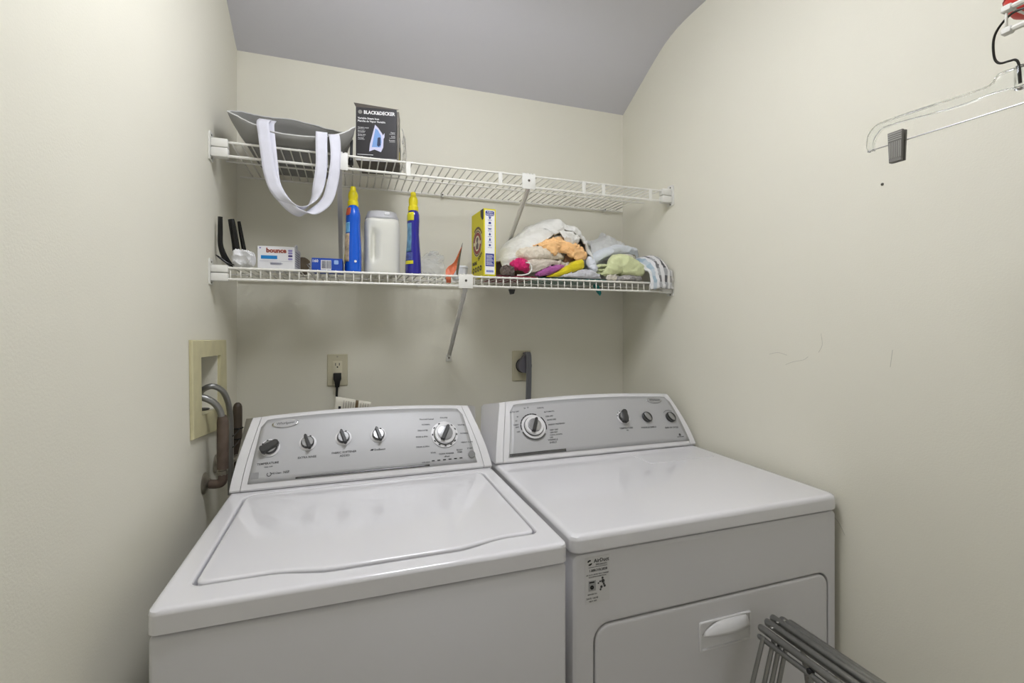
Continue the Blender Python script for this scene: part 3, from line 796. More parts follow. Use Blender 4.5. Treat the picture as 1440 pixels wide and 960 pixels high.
def ribbon(name, pts, wdirs, width, m, parent=None, n=60, thick=0.002):
    P = catmull(pts, n); D = catmull(wdirs, n)
    G = np.zeros((n, 5, 3))
    for i in range(n):
        d = D[i] / np.linalg.norm(D[i])
        for j in range(5): G[i, j] = P[i] + d * width * (j / 4 - 0.5)
    return grid_mesh(name, G, m, parent, thick, 0)

# ================================================================== UPPER SHELF THINGS
def tote_bag():
    t = thing('tote_bag', 'grey cloth tote bag with white straps drooping over the upper shelf', 'bag', (0, 0, 0))
    grey = fabric('bag_grey', (138, 137, 133), 0.7, 0.06, 12, 0.3, 700)
    white = fabric('bag_strap', (216, 216, 226), 0.8, 0.04, 30, 0.3, 900)
    piping = fabric('bag_piping', (232, 232, 230), 0.7, 0.02)
    rim = [(0.046, -0.352, 1.946), (0.080, -0.362, 1.928), (0.120, -0.366, 1.912), (0.165, -0.364, 1.8995), (0.225, -0.366, 1.8965), (0.290, -0.366, 1.901), (0.335, -0.360, 1.915), (0.365, -0.350, 1.936), (0.384, -0.335, 1.956),
           (0.382, -0.300, 1.962), (0.362, -0.235, 1.972), (0.330, -0.16, 2.004), (0.290, -0.120, 2.024), (0.235, -0.110, 2.036), (0.175, -0.115, 2.040), (0.120, -0.135, 2.030), (0.085, -0.17, 2.018), (0.062, -0.23, 1.998), (0.050, -0.30, 1.968)]
    base = [(0.092, -0.318, 1.8705), (0.110, -0.326, 1.8695), (0.135, -0.328, 1.8695), (0.170, -0.329, 1.8695), (0.215, -0.330, 1.8695), (0.265, -0.329, 1.8695), (0.300, -0.327, 1.8695), (0.322, -0.323, 1.8695), (0.335, -0.312, 1.8705),
            (0.338, -0.27, 1.8705), (0.340, -0.18, 1.8705), (0.336, -0.09, 1.8705), (0.300, -0.055, 1.8705), (0.240, -0.048, 1.8705), (0.180, -0.048, 1.8705), (0.125, -0.052, 1.8705), (0.098, -0.08, 1.8705), (0.090, -0.17, 1.8705), (0.090, -0.26, 1.8705)]
    n = 72
    def closed(P): 
        Q = catmull(P + P[:1], n + 1); return Q[:-1]
    R = closed(rim); B = closed(base)
    bm = bmesh.new(); loops = []
    for k in range(9):
        v = k / 8
        lp = []
        for i in range(n):
            p = B[i] + (R[i] - B[i]) * v
            bulge = math.sin(PI * v) * 0.010
            c = np.array([0.215, -0.2, p[2]]); d = p - c; d[2] = 0; d /= (np.linalg.norm(d) + 1e-9)
            w = wrinkle(p, 0.004 * math.sin(PI * min(v, 0.9)), 18, 3)
            q = p + d * bulge + np.array(w)
            q[2] = max(q[2], 1.8695)
            lp.append(tuple(q))
        loops.append(lp)
    loft(bm, loops, True, False)
    body = obj_from_bm('bag_body', bm, grey, t, True, 70)
    md = body.modifiers.new('thickness', 'SOLIDIFY'); md.thickness = 0.0016; md.offset = 0
    top = [Vector(p) for p in loops[-1]]
    bm = bmesh.new(); tube(bm, [tuple(p) for p in top] + [tuple(top[0])], 0.0017, 6); obj_from_bm('rim_piping', bm, piping, t)
    # front strap: out of the mouth, over the front rim, hanging loop below the shelf
    yo = -0.386
    ex = (1, 0, 0)
    p1 = [(0.138, -0.330, 1.945), (0.1375, -0.371, 1.918), (0.1435, -0.383, 1.872), (0.150, yo, 1.820), (0.158, yo - 0.001, 1.770), (0.174, yo, 1.727), (0.203, yo + 0.003, 1.695), (0.240, yo + 0.004, 1.682), (0.268, yo + 0.003, 1.708), (0.284, yo, 1.752), (0.292, yo, 1.812), (0.2915, yo + 0.004, 1.872), (0.2915, -0.3725, 1.912), (0.291, -0.369, 1.880)]
    w1 = [ex, ex, (1, 0, -0.12), (1, 0, -0.1), (1, -0.05, 0.1), (0.9, -0.2, 0.45), (0.35, -0.75, 0.35), (-0.05, -1, 0.1), (0.30, -0.75, -0.40), (0.9, -0.2, -0.3), (1, 0, -0.05), ex, ex, ex]
    ribbon('strap', p1, w1, 0.032, white, t, 80)
    p2 = [(0.146, -0.300, 1.960), (0.148, -0.352, 1.930), (0.157, -0.392, 1.86), (0.163, -0.395, 1.80), (0.170, -0.394, 1.745), (0.195, -0.392, 1.70), (0.232, -0.392, 1.668), (0.272, -0.393, 1.676), (0.306, -0.395, 1.708), (0.322, -0.396, 1.76), (0.330, -0.395, 1.82), (0.330, -0.387, 1.87), (0.326, -0.373, 1.908), (0.322, -0.345, 1.92)]
    w2 = [ex, (1, 0, -0.3), (1, 0, -0.1), (1, 0, 0), (1, -0.1, 0.3), (0.8, -0.3, 0.5), (0.3, -0.8, 0.5), (0.5, -0.5, -0.6), (0.8, -0.2, -0.5), (1, 0.2, -0.2), (0.9, 0.4, 0), (0.9, 0.3, 0), (1, 0, 0.2), ex]
    # the second loop hangs just in front of the first on the right, behind it on the left
    p2 = [(x, y + (0.012 if x < 0.2 else 0.004), z) for x, y, z in p2]
    ribbon('strap', p2, w2, 0.030, white, t, 80)
tote_bag()

def text_on(s, x, z, size, m, parent, base, align='CENTER', bold=0.0, sx=1.0):
    return text_mesh('lettering', s, size, m, parent, base @ Matrix.Translation((x, z, 0)), align, 0.0002, sx, bold)
def poly_on(name, poly, m, parent, base, h=0.0004, z=0.0):
    bm = bmesh.new(); prism(bm, poly, z, z + h); o = obj_from_bm(name, bm, m, parent, False); place(o, base); return o
M_WHITEINK = mat('white_ink', (235, 235, 235), 0.5, bump=0.01)
def iron_box():
    t = thing('iron_box', 'black steam iron carton with a crumpled flap', 'box', (0.450, -0.300, ZU + 0.0025), rz=math.radians(-9))
    dark = mat('carton_black', (38, 36, 38), 0.4, bump=0.02, vary=0.1, vscale=30)
    brown = mat('carton_side', (92, 86, 78), 0.6, bump=0.05, vary=0.15, vscale=30)
    w, d, h = 0.0625, 0.13, 0.168
    bm = bmesh.new(); 
    loft(bm, [[(-w, 0, 0), (w, 0, 0), (w + 0.004, d, 0), (-w + 0.002, d, 0)], [(-w, 0.001, h * 0.5), (w, 0.001, h * 0.5), (w + 0.006, d, h * 0.5), (-w + 0.002, d, h * 0.5)], [(-w, 0, h), (w, 0, h), (w + 0.002, d, h), (-w, d, h)]])
    body = obj_from_bm('carton', bm, brown, t, False)
    fr = frame((0, -0.0004, 0), (1, 0, 0), (0, 0, 1))
    fp = poly_on('front_panel', [(-w, 0.010), (w, 0.010), (w, h), (-w, h)], dark, t, fr, 0.001)
    poly_on('base_band', [(-w, 0.0), (w, 0.0), (w, 0.010), (-w, 0.010)], mat('band_grey', (188, 186, 184), 0.5, bump=0.02), t, fr, 0.001)
    fi = frame((0, -0.0016, 0), (1, 0, 0), (0, 0, 1))
    text_on('BLACK&DECKER', 0.009, 0.153, 0.0150, M_WHITEINK, fp, fi, bold=0.03, sx=0.86)
    arc_marks('logo', fp, fi @ Matrix.Translation((-0.0495, 0.1535, 0)), [(0, 359)], 0.0005, 0.0062, mat('logo_grey', (140, 138, 132), 0.5, bump=0.01), 0.0004)
    text_on('Variable Steam Iron', -0.057, 0.134, 0.0082, M_WHITEINK, fp, fi, 'LEFT', 0.02)
    text_on('Plancha de Vapor Variable', -0.057, 0.125, 0.0080, M_WHITEINK, fp, fi, 'LEFT', 0.02)
    for k, s in enumerate(('Variable steam', 'Sole plate', 'Spray mist', 'Vertical')):
        text_on(s, -0.057, 0.1045 - 0.011 * k, 0.0058, M_WHITEINK, fp, fi, 'LEFT')
        poly_on('lettering', [(-0.057, 0.0995 - 0.011 * k), (-0.036, 0.0995 - 0.011 * k), (-0.036, 0.1002 - 0.011 * k), (-0.057, 0.1002 - 0.011 * k)], M_WHITEINK, fp, fi)
    for k, s in enumerate(('Vapor', 'Suela', 'Rociado')):
        text_on(s, 0.058, 0.094 - 0.0125 * k, 0.0058, M_WHITEINK, fp, fi, 'RIGHT')
        poly_on('lettering', [(0.040, 0.0885 - 0.0125 * k), (0.058, 0.0885 - 0.0125 * k), (0.058, 0.0892 - 0.0125 * k), (0.040, 0.0892 - 0.0125 * k)], M_WHITEINK, fp, fi)
    poly_on('lettering', [(-0.058, 0.0185), (-0.010, 0.0185), (-0.010, 0.020), (-0.058, 0.020)], M_WHITEINK, fp, fi)
    lav = mat('iron_white', (205, 205, 230), 0.4, bump=0.01); blu = mat('iron_blue', (120, 158, 214), 0.4, bump=0.01); nav = mat('iron_navy', (36, 48, 82), 0.4, bump=0.01)
    poly_on('iron_picture', [(-0.022, 0.030), (-0.020, 0.052), (-0.004, 0.116), (0.006, 0.106), (0.019, 0.087), (0.022, 0.070), (0.021, 0.045), (0.014, 0.030), (-0.006, 0.037)], lav, fp, fi)
    poly_on('iron_picture', [(-0.014, 0.044), (-0.003, 0.104), (0.004, 0.100), (0.014, 0.082), (0.016, 0.062), (0.013, 0.045)], blu, fp, fi, 0.0004, 0.0003)
    poly_on('iron_picture', [(0.002, 0.050), (0.004, 0.074), (0.009, 0.077), (0.013, 0.075), (0.013, 0.052), (0.007, 0.046)], nav, fp, fi, 0.0004, 0.0006)
    poly_on('iron_picture', [(0.019, 0.082), (0.025, 0.091), (0.025, 0.078), (0.021, 0.070)], lav, fp, fi, 0.0004, 0.0003)
    # top flap, lifted a little
    bm = bmesh.new(); loft(bm, [[(-w, -0.001, h + 0.0003), (w, -0.001, h + 0.0003), (w, 0.0008, h + 0.0003), (-w, 0.0008, h + 0.0003)], [(-w - 0.010, 0.022, h + 0.024), (w + 0.005, 0.020, h + 0.011), (w + 0.005, 0.022, h + 0.0105), (-w - 0.010, 0.024, h + 0.0235)]])
    obj_from_bm('top_flap', bm, brown, t, False)
    fs = frame((w + 0.0012, 0, 0), (0, 1, 0), (0, 0, 1))
    sp = poly_on('side_panel', [(0.006, 0.004), (0.050, 0.004), (0.060, h * 0.96), (0.004, h * 0.98)], mat('carton_side_grey', (120, 114, 104), 0.5, bump=0.04, vary=0.2, vscale=40), t, fs, 0.006)
    poly_on('side_print', [(0.008, 0.008), (0.034, 0.006), (0.016, 0.040)], mat('side_yellow', (206, 190, 70), 0.5, bump=0.02), t, fs, 0.0008, 0.0061)
    poly_on('side_print', [(0.014, 0.082), (0.034, 0.094), (0.022, 0.084), (0.040, 0.062), (0.034, 0.062)], M_WHITEINK, t, fs, 0.0008, 0.0061)
iron_box()
def clear_sleeve():
    m = mat('crumpled_film', (206, 204, 198), 0.25, bump=0.2, bscale=60, alpha=0.4)
    c = [[(0.528, -0.290, 1.870), (0.534, -0.250, 1.870), (0.549, -0.20, 1.870)], [(0.536, -0.285, 1.93), (0.547, -0.24, 1.93), (0.556, -0.19, 1.93)], [(0.531, -0.275, 1.99), (0.543, -0.235, 1.985), (0.551, -0.19, 1.98)]]
    o = sheet('plastic_film', c, m, None, 20, 20, 0.0012, 0.004, 30, 5, zmin=1.8695)
    tag(o, 'crumpled clear plastic film beside the iron carton', 'plastic film')
clear_sleeve()
def iron_cord():
    t = thing('power_cord', 'black power cord with plug hanging beside the iron carton', 'cord', (0, 0, 0))
    blk = mat('black_rubber', (20, 20, 20), 0.45, bump=0.03)
    otube('cable', [(0.3745, -0.20, 1.875), (0.3755, -0.25, 1.915), (0.376, -0.288, 1.930), (0.375, -0.308, 1.915), (0.3735, -0.315, 1.890), (0.3735, -0.316, 1.868)], 0.0034, blk, t, 8, 40)
    p = olathe('plug', [(0.0032, 0.0), (0.005, -0.005), (0.0085, -0.012), (0.0095, -0.028), (0.0085, -0.031)], blk, t, 12, sx=0.85, sy=0.75, Mx=Matrix.Translation((0.3725, -0.317, 1.873)))
    for dx in (-0.004, 0.004):
        obox('prong', (0.3725 + dx - 0.0008, -0.319, 1.826), (0.3725 + dx + 0.0008, -0.315, 1.843), M_CHROME, p)
iron_cord()

# ================================================================== LOWER SHELF THINGS
ZD = ZL + 0.0026           # top of the lower deck wires
def bottle(label, x, y, h, body_m, cap_m, patches, prof, sx, sy, rz):
    t = thing('detergent_bottle', label, 'bottle', (x, y, ZD), rz=rz)
    b = olathe('bottle_body', prof, body_m, t, 28, sx, sy)
    zt = prof[-1][1]
    cap = [(0.0160, zt - 0.001), (0.0168, zt + 0.003), (0.0166, zt + 0.014), (0.0145, zt + 0.0165), (0.0140, zt + 0.022), (0.0152, zt + 0.027), (0.0150, zt + 0.038), (0.0125, zt + 0.045), (0.0095, zt + 0.049), (0.0088, zt + 0.060), (0.0070, zt + 0.063)]
    bm = bmesh.new(); lathe(bm, cap, 24); c = obj_from_bm('cap', bm, cap_m, t, True, 22)
    olathe('neck_ring', [(0.0135, zt - 0.005), (0.0142, zt - 0.002), (0.0135, zt + 0.0005)], M_DARKPL, t, 20)
    R = np.array(prof)
    for name, a0, a1, z0, z1, m in patches:
        nu, nv = 14, 12; G = np.zeros((nu, nv, 3))
        for i in range(nu):
            for j in range(nv):
                a = math.radians(a0 + (a1 - a0) * i / (nu - 1)); z = z0 + (z1 - z0) * j / (nv - 1)
                r = np.interp(z, R[:, 1], R[:, 0])
                G[i, j] = (r * sx * math.cos(a) + 0.0008 * math.cos(a), r * sy * math.sin(a) + 0.0008 * math.sin(a), z)
        grid_mesh(name, G, m, b, 0.0006, 0)
    return t
blue = mat('bottle_blue', (24, 92, 206), 0.2, bump=0.01, bscale=100)
yel = mat('cap_yellow', (226, 210, 30), 0.4, bump=0.03, bscale=200)
M_LBL_ORANGE = mat('label_orange', (196, 88, 62), 0.45, bump=0.01); M_LBL_PALE = mat('label_pale', (196, 176, 150), 0.45, vary=0.5, vscale=60, bump=0.01)
M_LBL_LBLUE = mat('label_light_blue', (110, 178, 226), 0.4, vary=0.2, vscale=40, bump=0.01)
prof1 = [(0.024, 0.0), (0.0275, 0.004), (0.0275, 0.05), (0.0262, 0.09), (0.0240, 0.125), (0.0232, 0.15), (0.0240, 0.17), (0.0235, 0.19), (0.0205, 0.205), (0.0165, 0.214), (0.0140, 0.217)]
b1 = bottle('bright blue detergent bottle with a yellow cap beside the white jug', 0.380, -0.252, 0.28, blue, yel,
       [('label', 185, 236, 0.035, 0.125, M_LBL_PALE), ('label', 190, 238, 0.128, 0.160, M_LBL_LBLUE), ('label_spot', 196, 244, 0.188, 0.207, M_LBL_ORANGE), ('label_spot', 202, 238, 0.183, 0.189, M_LBL_ORANGE), ('label', 178, 200, 0.030, 0.060, yel)],
       prof1, 0.94, 1.35, math.radians(4))
for bt in ('print_dot',):
    o = olathe('print_dot', [(0.004, 0), (0.004, 0.0006)], M_WHITEINK, b1, 12, Mx=frame((0.004, -0.0378, 0.035), (1, 0, 0), (0, 0, 1)))
purple = mat('bottle_navy', (38, 36, 140), 0.18, bump=0.01, bscale=100, coat=0.3)
M_LBL_YEL = mat('label_yellow', (214, 206, 40), 0.45, bump=0.01)
M_LBL_GREEN = mat('label_blue_green', (96, 140, 170), 0.45, vary=0.4, vscale=50, bump=0.01)
prof2 = [(0.025, 0.0), (0.028, 0.004), (0.0275, 0.03), (0.0255, 0.065), (0.0225, 0.10), (0.0205, 0.13), (0.0205, 0.155), (0.0215, 0.18), (0.021, 0.20), (0.018, 0.210), (0.0140, 0.214)]
b2 = bottle('dark navy detergent bottle with a yellow cap and yellow label', 0.5705, -0.262, 0.28, purple, yel,
       [('label', 192, 262, 0.178, 0.206, M_LBL_YEL), ('label', 188, 240, 0.075, 0.17, M_LBL_GREEN), ('label', 190, 256, 0.034, 0.045, M_LBL_YEL), ('label', 192, 250, 0.047, 0.072, mat('label_navy', (70, 84, 150), 0.45, vary=0.5, vscale=80, bump=0.01))],
       prof2, 0.95, 1.3, math.radians(3))
def jug():
    t = thing('plastic_jug', 'white plastic laundry jug with a grey screw lid', 'jug', (0.4735, -0.195, ZD))
    wm = mat('jug_white', (222, 221, 210), 0.45, bump=0.02, bscale=80)
    bm = bmesh.new(); loops = []
    a, b = 0.0585, 0.052; n = 64
    for z, k in ((0.0, 0.93), (0.004, 0.975), (0.012, 1.0), (0.04, 1.0), (0.08, 1.0), (0.10, 1.0), (0.12, 1.0), (0.14, 1.0), (0.16, 0.995), (0.175, 0.985), (0.183, 0.96), (0.188, 0.90)):
        for zz in ([z] if z < 0.012 or z > 0.175 else [z]):
            lp = []
            for i in range(n):
                th = 2 * PI * i / n; c, s = math.cos(th), math.sin(th); e = 0.5
                x = a * k * math.copysign(abs(c) ** e, c); y = b * k * math.copysign(abs(s) ** e, s)
                lp.append([x, y, zz])
            loops.append(lp)
    # refine vertically, then press the grip hollow into the front
    Z = np.array([lp[0][2] for lp in loops]); LP = np.array(loops)
    zs = np.concatenate([[0, 0.004, 0.012], np.linspace(0.02, 0.17, 26), [0.175, 0.180, 0.184, 0.188]])
    out = []
    for z in zs:
        q = np.array([[np.interp(z, Z, LP[:, i, k]) for k in range(3)] for i in range(n)])
        for p in q:
            if p[1] < 0:
                g = math.exp(-((p[0] + 0.0285) / 0.0065) ** 2) * (1 / (1 + math.exp((abs(z - 0.098) - 0.048) / 0.005)))
                p[1] += 0.020 * g
                r = math.exp(-((p[0] + 0.045) / 0.007) ** 2) * (1 / (1 + math.exp((abs(z - 0.098) - 0.05) / 0.006)))
                p[1] -= 0.004 * r
        out.append([tuple(p) for p in q])
    loft(bm, out); obj_from_bm('jug_body', bm, wm, t, True, 60)
    lm = mat('lid_grey', (188, 188, 190), 0.4, bump=0.02)
    def lid(k, z): 
        return [(0.0515 * k * math.copysign(abs(math.cos(u)) ** 0.7, math.cos(u)), 0.047 * k * math.copysign(abs(math.sin(u)) ** 0.7, math.sin(u)), z) for u in [2 * PI * i / 40 for i in range(40)]]
    bm = bmesh.new(); loft(bm, [lid(1.0, 0.186), lid(1.07, 0.189), lid(1.07, 0.194), lid(0.98, 0.204), lid(0.92, 0.213), lid(0.84, 0.2145)])
    l = obj_from_bm('lid', bm, lm, t, True, 50)
    obox('lid_tab', (0.004, -0.050, 0.199), (0.022, -0.042, 0.209), M_WHITEINK, l, 0.002)
jug()
def soda_box():
    t = thing('baking_soda_box', 'yellow baking soda carton standing beside the laundry pile', 'box', (0.795, -0.331, ZD), rz=math.radians(4))
    yl = mat('soda_yellow', (220, 208, 30), 0.5, bump=0.01)
    w, d, h = 0.044, 0.128, 0.2265
    obox('carton', (0, 0, 0), (w, d, h), yl, t, 0.0008, 1)
    nav = mat('soda_navy', (44, 54, 140), 0.5, bump=0.01); red = mat('soda_red', (150, 62, 62), 0.5, bump=0.01); crm = mat('soda_cream', (226, 218, 190), 0.5, bump=0.01); dk = mat('soda_dark', (58, 56, 60), 0.5, bump=0.01); brn = mat('soda_brown', (118, 98, 66), 0.5, bump=0.01)
    ff = frame((0, -0.0003, 0), (1, 0, 0), (0, 0, 1))
    fp = poly_on('narrow_panel', [(0.0045, 0.005), (0.039, 0.005), (0.039, h - 0.005), (0.0045, h - 0.005)], M_WHITEINK, t, ff, 0.0004)
    fz = frame((0, -0.0009, 0), (1, 0, 0), (0, 0, 1))
    poly_on('print_block', rrect(0.0065, h - 0.024, 0.037, h - 0.008, 0.004), nav, fp, fz)
    text_on('PURE &', 0.0217, h - 0.0125, 0.0062, M_WHITEINK, fp, fz @ Matrix.Translation((0, 0, 0.0004)), bold=0.02); text_on('NATURAL', 0.0217, h - 0.0195, 0.0062, M_WHITEINK, fp, fz @ Matrix.Translation((0, 0, 0.0004)), bold=0.02)
    shapes = [[(-6, 4), (-3, 5), (3, 5), (6, 4), (5, 1), (3, 2), (3, -5), (-3, -5), (-3, 2), (-5, 1)], [(-5, -3), (-5, 3), (-2, 5), (3, 5), (5, 2), (5, -3)], [(-7, 3), (-5, -3), (5, -3), (7, 3), (4, 1), (-4, 1)],
              [(0, 6), (4, -1), (3, -4), (0, -5), (-3, -4), (-4, -1)], [(-1, 6), (2, 5), (4, -4), (-4, -4), (-2, 1)], [(0, 5), (5, 0), (0, -5), (-5, 0)]]
    for k, sh in enumerate(shapes):
        z = 0.196 - 0.0185 * k
        poly_on('print_icon', [(0.0217 + a * 0.0009, z + b * 0.0009) for a, b in sh], nav, fp, fz)
        poly_on('lettering', [(0.0145, z - 0.0085), (0.029, z - 0.0085), (0.029, z - 0.0075), (0.0145, z - 0.0075)], nav, fp, fz)
    poly_on('print_block', [(0.0065, 0.032), (0.037, 0.032), (0.037, 0.075), (0.0065, 0.075)], nav, fp, fz)
    for k in range(8):
        poly_on('lettering', [(0.009, 0.0365 + 0.0045 * k), (0.0345 - 0.003 * (k % 3), 0.0365 + 0.0045 * k), (0.0345 - 0.003 * (k % 3), 0.038 + 0.0045 * k), (0.009, 0.038 + 0.0045 * k)], M_WHITEINK, fp, fz, 0.0004, 0.0003)
    poly_on('print_block', [(0.009, 0.012), (0.035, 0.012), (0.035, 0.019), (0.009, 0.019)], mat('soda_pale_blue', (132, 142, 196), 0.5, vary=0.3, vscale=300, bump=0.01), fp, fz)
    # wide face (left)
    fl = frame((-0.0004, d, 0), (0, -1, 0), (0, 0, 1))          # x runs from the back edge to the front edge
    c = fl @ Matrix.Translation((0.064, 0.118, 0))
    e1 = poly_on('logo_disc', [(0.047 * math.cos(2 * PI * i / 40), 0.047 * math.sin(2 * PI * i / 40)) for i in range(40)], crm, t, c, 0.0003)
    arc_marks('logo_ring', t, c, [(0, 359.9)], 0.040, 0.045, brn, 0.0006); arc_marks('logo_ring', t, c, [(-80, 80), (100, 260)], 0.027, 0.038, red, 0.0006)
    # generic bent arm mark in the disc
    poly_on('logo_arm', [(-0.012, -0.020), (0.010, -0.020), (0.014, -0.006), (0.004, 0.004), (0.012, 0.012), (0.010, 0.020), (-0.006, 0.020), (-0.010, 0.010), (-0.002, 0.002), (-0.014, -0.008)], mat('soda_grey', (112, 100, 96), 0.5, bump=0.01), t, c, 0.0006, 0.0003)
    arc_marks('logo_ring', t, c, [(-35, 60)], 0.049, 0.057, brn, 0.0004)
    text_on('BAKING', 0.036, 0.050, 0.016, dk, t, fl, bold=0.03, sx=0.8).name = 'lettering'
    text_mesh('lettering', 'SODA', 0.017, dk, t, fl @ Matrix.Translation((0.092, 0.070, 0)) @ Matrix.Rotation(0.55, 4, 'Z'), 'CENTER', 0.0002, 0.9, 0.03)
    for k in range(4):
        arc_marks('print_badge', t, fl @ Matrix.Translation((0.022 + 0.026 * k, 0.026 + 0.001 * k, 0)), [(0, 359.9)], 0.005, 0.0095, dk, 0.0004)
    poly_on('print_block', [(0.098, h - 0.001), (0.128, h - 0.001), (0.128, h - 0.035), (0.115, h - 0.037), (0.100, h - 0.022)], dk, t, fl)
soda_box()
def dryer_sheet_box():
    t = thing('dryer_sheet_box', 'low white dryer sheet carton with a blue stripe', 'box', (0.162, -0.300, ZD), rz=math.radians(-4))
    wh = mat('carton_white', (226, 226, 228), 0.5, bump=0.02)
    w, d, h = 0.0505, 0.105, 0.068
    obox('carton', (-w, 0, 0), (w, d, h), wh, t, 0.0008, 1)
    ff = frame((0, -0.0005, 0), (1, 0, 0), (0, 0, 1))
    text_on('bounce', 0.0005, 0.055, 0.0185, mat('bounce_orange', (206, 120, 80), 0.5, bump=0.01), t, ff, bold=0.05)
    text_on('bounce', 0.0005, 0.055, 0.0185, mat('bounce_brown', (120, 44, 52), 0.5, bump=0.01), t, ff @ Matrix.Translation((0, 0, 0.0003)), bold=0.012)
    poly_on('print_block', [(-0.041, 0.0300), (0.003, 0.0300), (0.003, 0.040), (-0.041, 0.040)], mat('stripe_blue', (22, 128, 196), 0.45, bump=0.01), t, ff)
    lil = mat('print_lilac', (150, 140, 196), 0.5, bump=0.01)
    for z, m in ((0.056, lil), (0.0485, lil), (0.040, mat('print_violet', (70, 60, 120), 0.5, bump=0.01)), (0.031, lil)):
        poly_on('print_icon', rrect(0.033, z - 0.0028, 0.045, z + 0.0028, 0.002), m, t, ff)
    poly_on('print_line', [(-0.045, 0.0235), (0.045, 0.0235), (0.045, 0.0242), (-0.045, 0.0242)], mat('print_pale', (176, 176, 190), 0.5, bump=0.01), t, ff)
    for k in range(3):
        poly_on('lettering', [(-0.016, 0.0135 + 0.0024 * k), (0.014 + 0.004 * (k % 2), 0.0135 + 0.0024 * k), (0.014 + 0.004 * (k % 2), 0.0145 + 0.0024 * k), (-0.016, 0.0145 + 0.0024 * k)], mat('print_greyblue', (120, 122, 150), 0.5, bump=0.01), t, ff)
    poly_on('print_icon', [(-0.043 + 0.0028 * math.cos(i), 0.062 + 0.0024 * math.sin(i)) for i in range(6)], lil, t, ff)
    fs = frame((w + 0.0002, 0, 0), (0, 1, 0), (0, 0, 1))
    for k in range(7):
        poly_on('lettering', [(0.012, 0.012 + 0.007 * k), (0.085, 0.012 + 0.007 * k), (0.085, 0.014 + 0.007 * k), (0.012, 0.014 + 0.007 * k)], mat('print_greyblue', (120, 122, 150), 0.5), t, fs)
    bm = bmesh.new()
    loft(bm, [[(w - 0.004, 0.01, h), (w + 0.001, 0.01, h), (w + 0.001, 0.045, h), (w - 0.004, 0.045, h)], [(w + 0.001, 0.015, h + 0.009), (w + 0.003, 0.016, h + 0.009), (w + 0.003, 0.036, h + 0.006), (w + 0.001, 0.036, h + 0.006)]])
    obj_from_bm('torn_flap', bm, wh, t, False)
dryer_sheet_box()
def blue_box():
    t = thing('small_blue_carton', 'flat blue carton showing a white barcode', 'box', (0.3035, -0.2925, ZD), rz=math.radians(-2))
    bl = mat('carton_blue', (30, 72, 170), 0.45, bump=0.02)
    w, h = 0.0445, 0.041
    obox('carton', (-w, 0, 0), (w, 0.065 * 0.0 + 0.012, h), bl, t, 0.0008, 1) if False else obox('carton', (-w, 0, 0), (w, 0.09, h * 0.98), bl, t, 0.0008, 1)
    ff = frame((0, -0.0005, 0), (1, 0, 0), (0, 0, 1))
    poly_on('barcode_field', [(-0.018, 0.004), (0.012, 0.004), (0.012, 0.034), (-0.018, 0.034)], M_WHITEINK, t, ff)
    bm = bmesh.new(); x = -0.0155
    while x < 0.0095:
        ww = random.choice((0.0006, 0.0010, 0.0016)); prism(bm, [(x, 0.008), (x + ww, 0.008), (x + ww, 0.032), (x, 0.032)], 0.0004, 0.0007); x += ww + random.choice((0.0006, 0.0010))
    o = obj_from_bm('barcode', bm, mat('barcode_ink', (40, 40, 70), 0.5, bump=0.01), t, False); place(o, ff)
    text_on('160', -0.0345, 0.0305, 0.012, M_WHITEINK, t, ff, bold=0.02)
    poly_on('print_icon', rrect(0.020, 0.022, 0.033, 0.035, 0.003), mat('print_skyblue', (150, 180, 226), 0.5, bump=0.01), t, ff)
blue_box()
def packet():
    t = thing('foil_packet', 'open orange and grey foil packet poking through the shelf lip', 'packet', (0, 0, 0))
    org = mat('packet_orange', (206, 108, 72), 0.4, bump=0.05, vary=0.15, vscale=60); gry = mat('packet_grey', (112, 112, 108), 0.4, vary=0.5, vscale=120, bump=0.05)
    sheet('front_sheet', [[(0.670, -0.325, 1.487), (0.684, -0.3255, 1.487)], [(0.668, -0.323, 1.515), (0.694, -0.324, 1.515)], [(0.672, -0.318, 1.535), (0.706, -0.310, 1.535)], [(0.700, -0.310, 1.560), (0.714, -0.295, 1.563)], [(0.727, -0.290, 1.612), (0.729, -0.288, 1.614)]], org, t, 22, 10, 0.0012, 0.0008, 40, 2)
    sheet('back_sheet', [[(0.7065, -0.308, 1.517), (0.716, -0.288, 1.517)], [(0.7075, -0.307, 1.54), (0.722, -0.281, 1.545)], [(0.7155, -0.294, 1.566), (0.726, -0.279, 1.575)], [(0.730, -0.287, 1.617), (0.734, -0.282, 1.628)]], gry, t, 22, 10, 0.0012, 0.0008, 40, 3)
packet()
film = mat('bag_film', (232, 236, 238), 0.15, bump=0.3, bscale=45, alpha=0.22)
o = blob('plastic_bag', (0.645, -0.185, ZD + 0.040), (0.042, 0.055, 0.044), film, None, 0.008, 20, 4, zmin=ZD + 0.0003, sub=4)
tag(o, 'crumpled clear plastic bag between the navy bottle and packet', 'plastic bag')
def white_tub():
    t = thing('plastic_tub', 'small white plastic tub half hidden behind the foil packet', 'tub', (0.752, -0.155, ZD))
    olathe('tub_body', [(0.024, 0), (0.027, 0.003), (0.030, 0.040), (0.030, 0.042)], mat('tub_white', (216, 218, 224), 0.4, bump=0.02), t, 28)
    olathe('tub_lid', [(0.0315, 0.0425), (0.0315, 0.048), (0.030, 0.050)], mat('tub_white', (216, 218, 224), 0.4), t, 28)
white_tub()
blk = mat('glossy_black', (18, 18, 18), 0.22, bump=0.01)
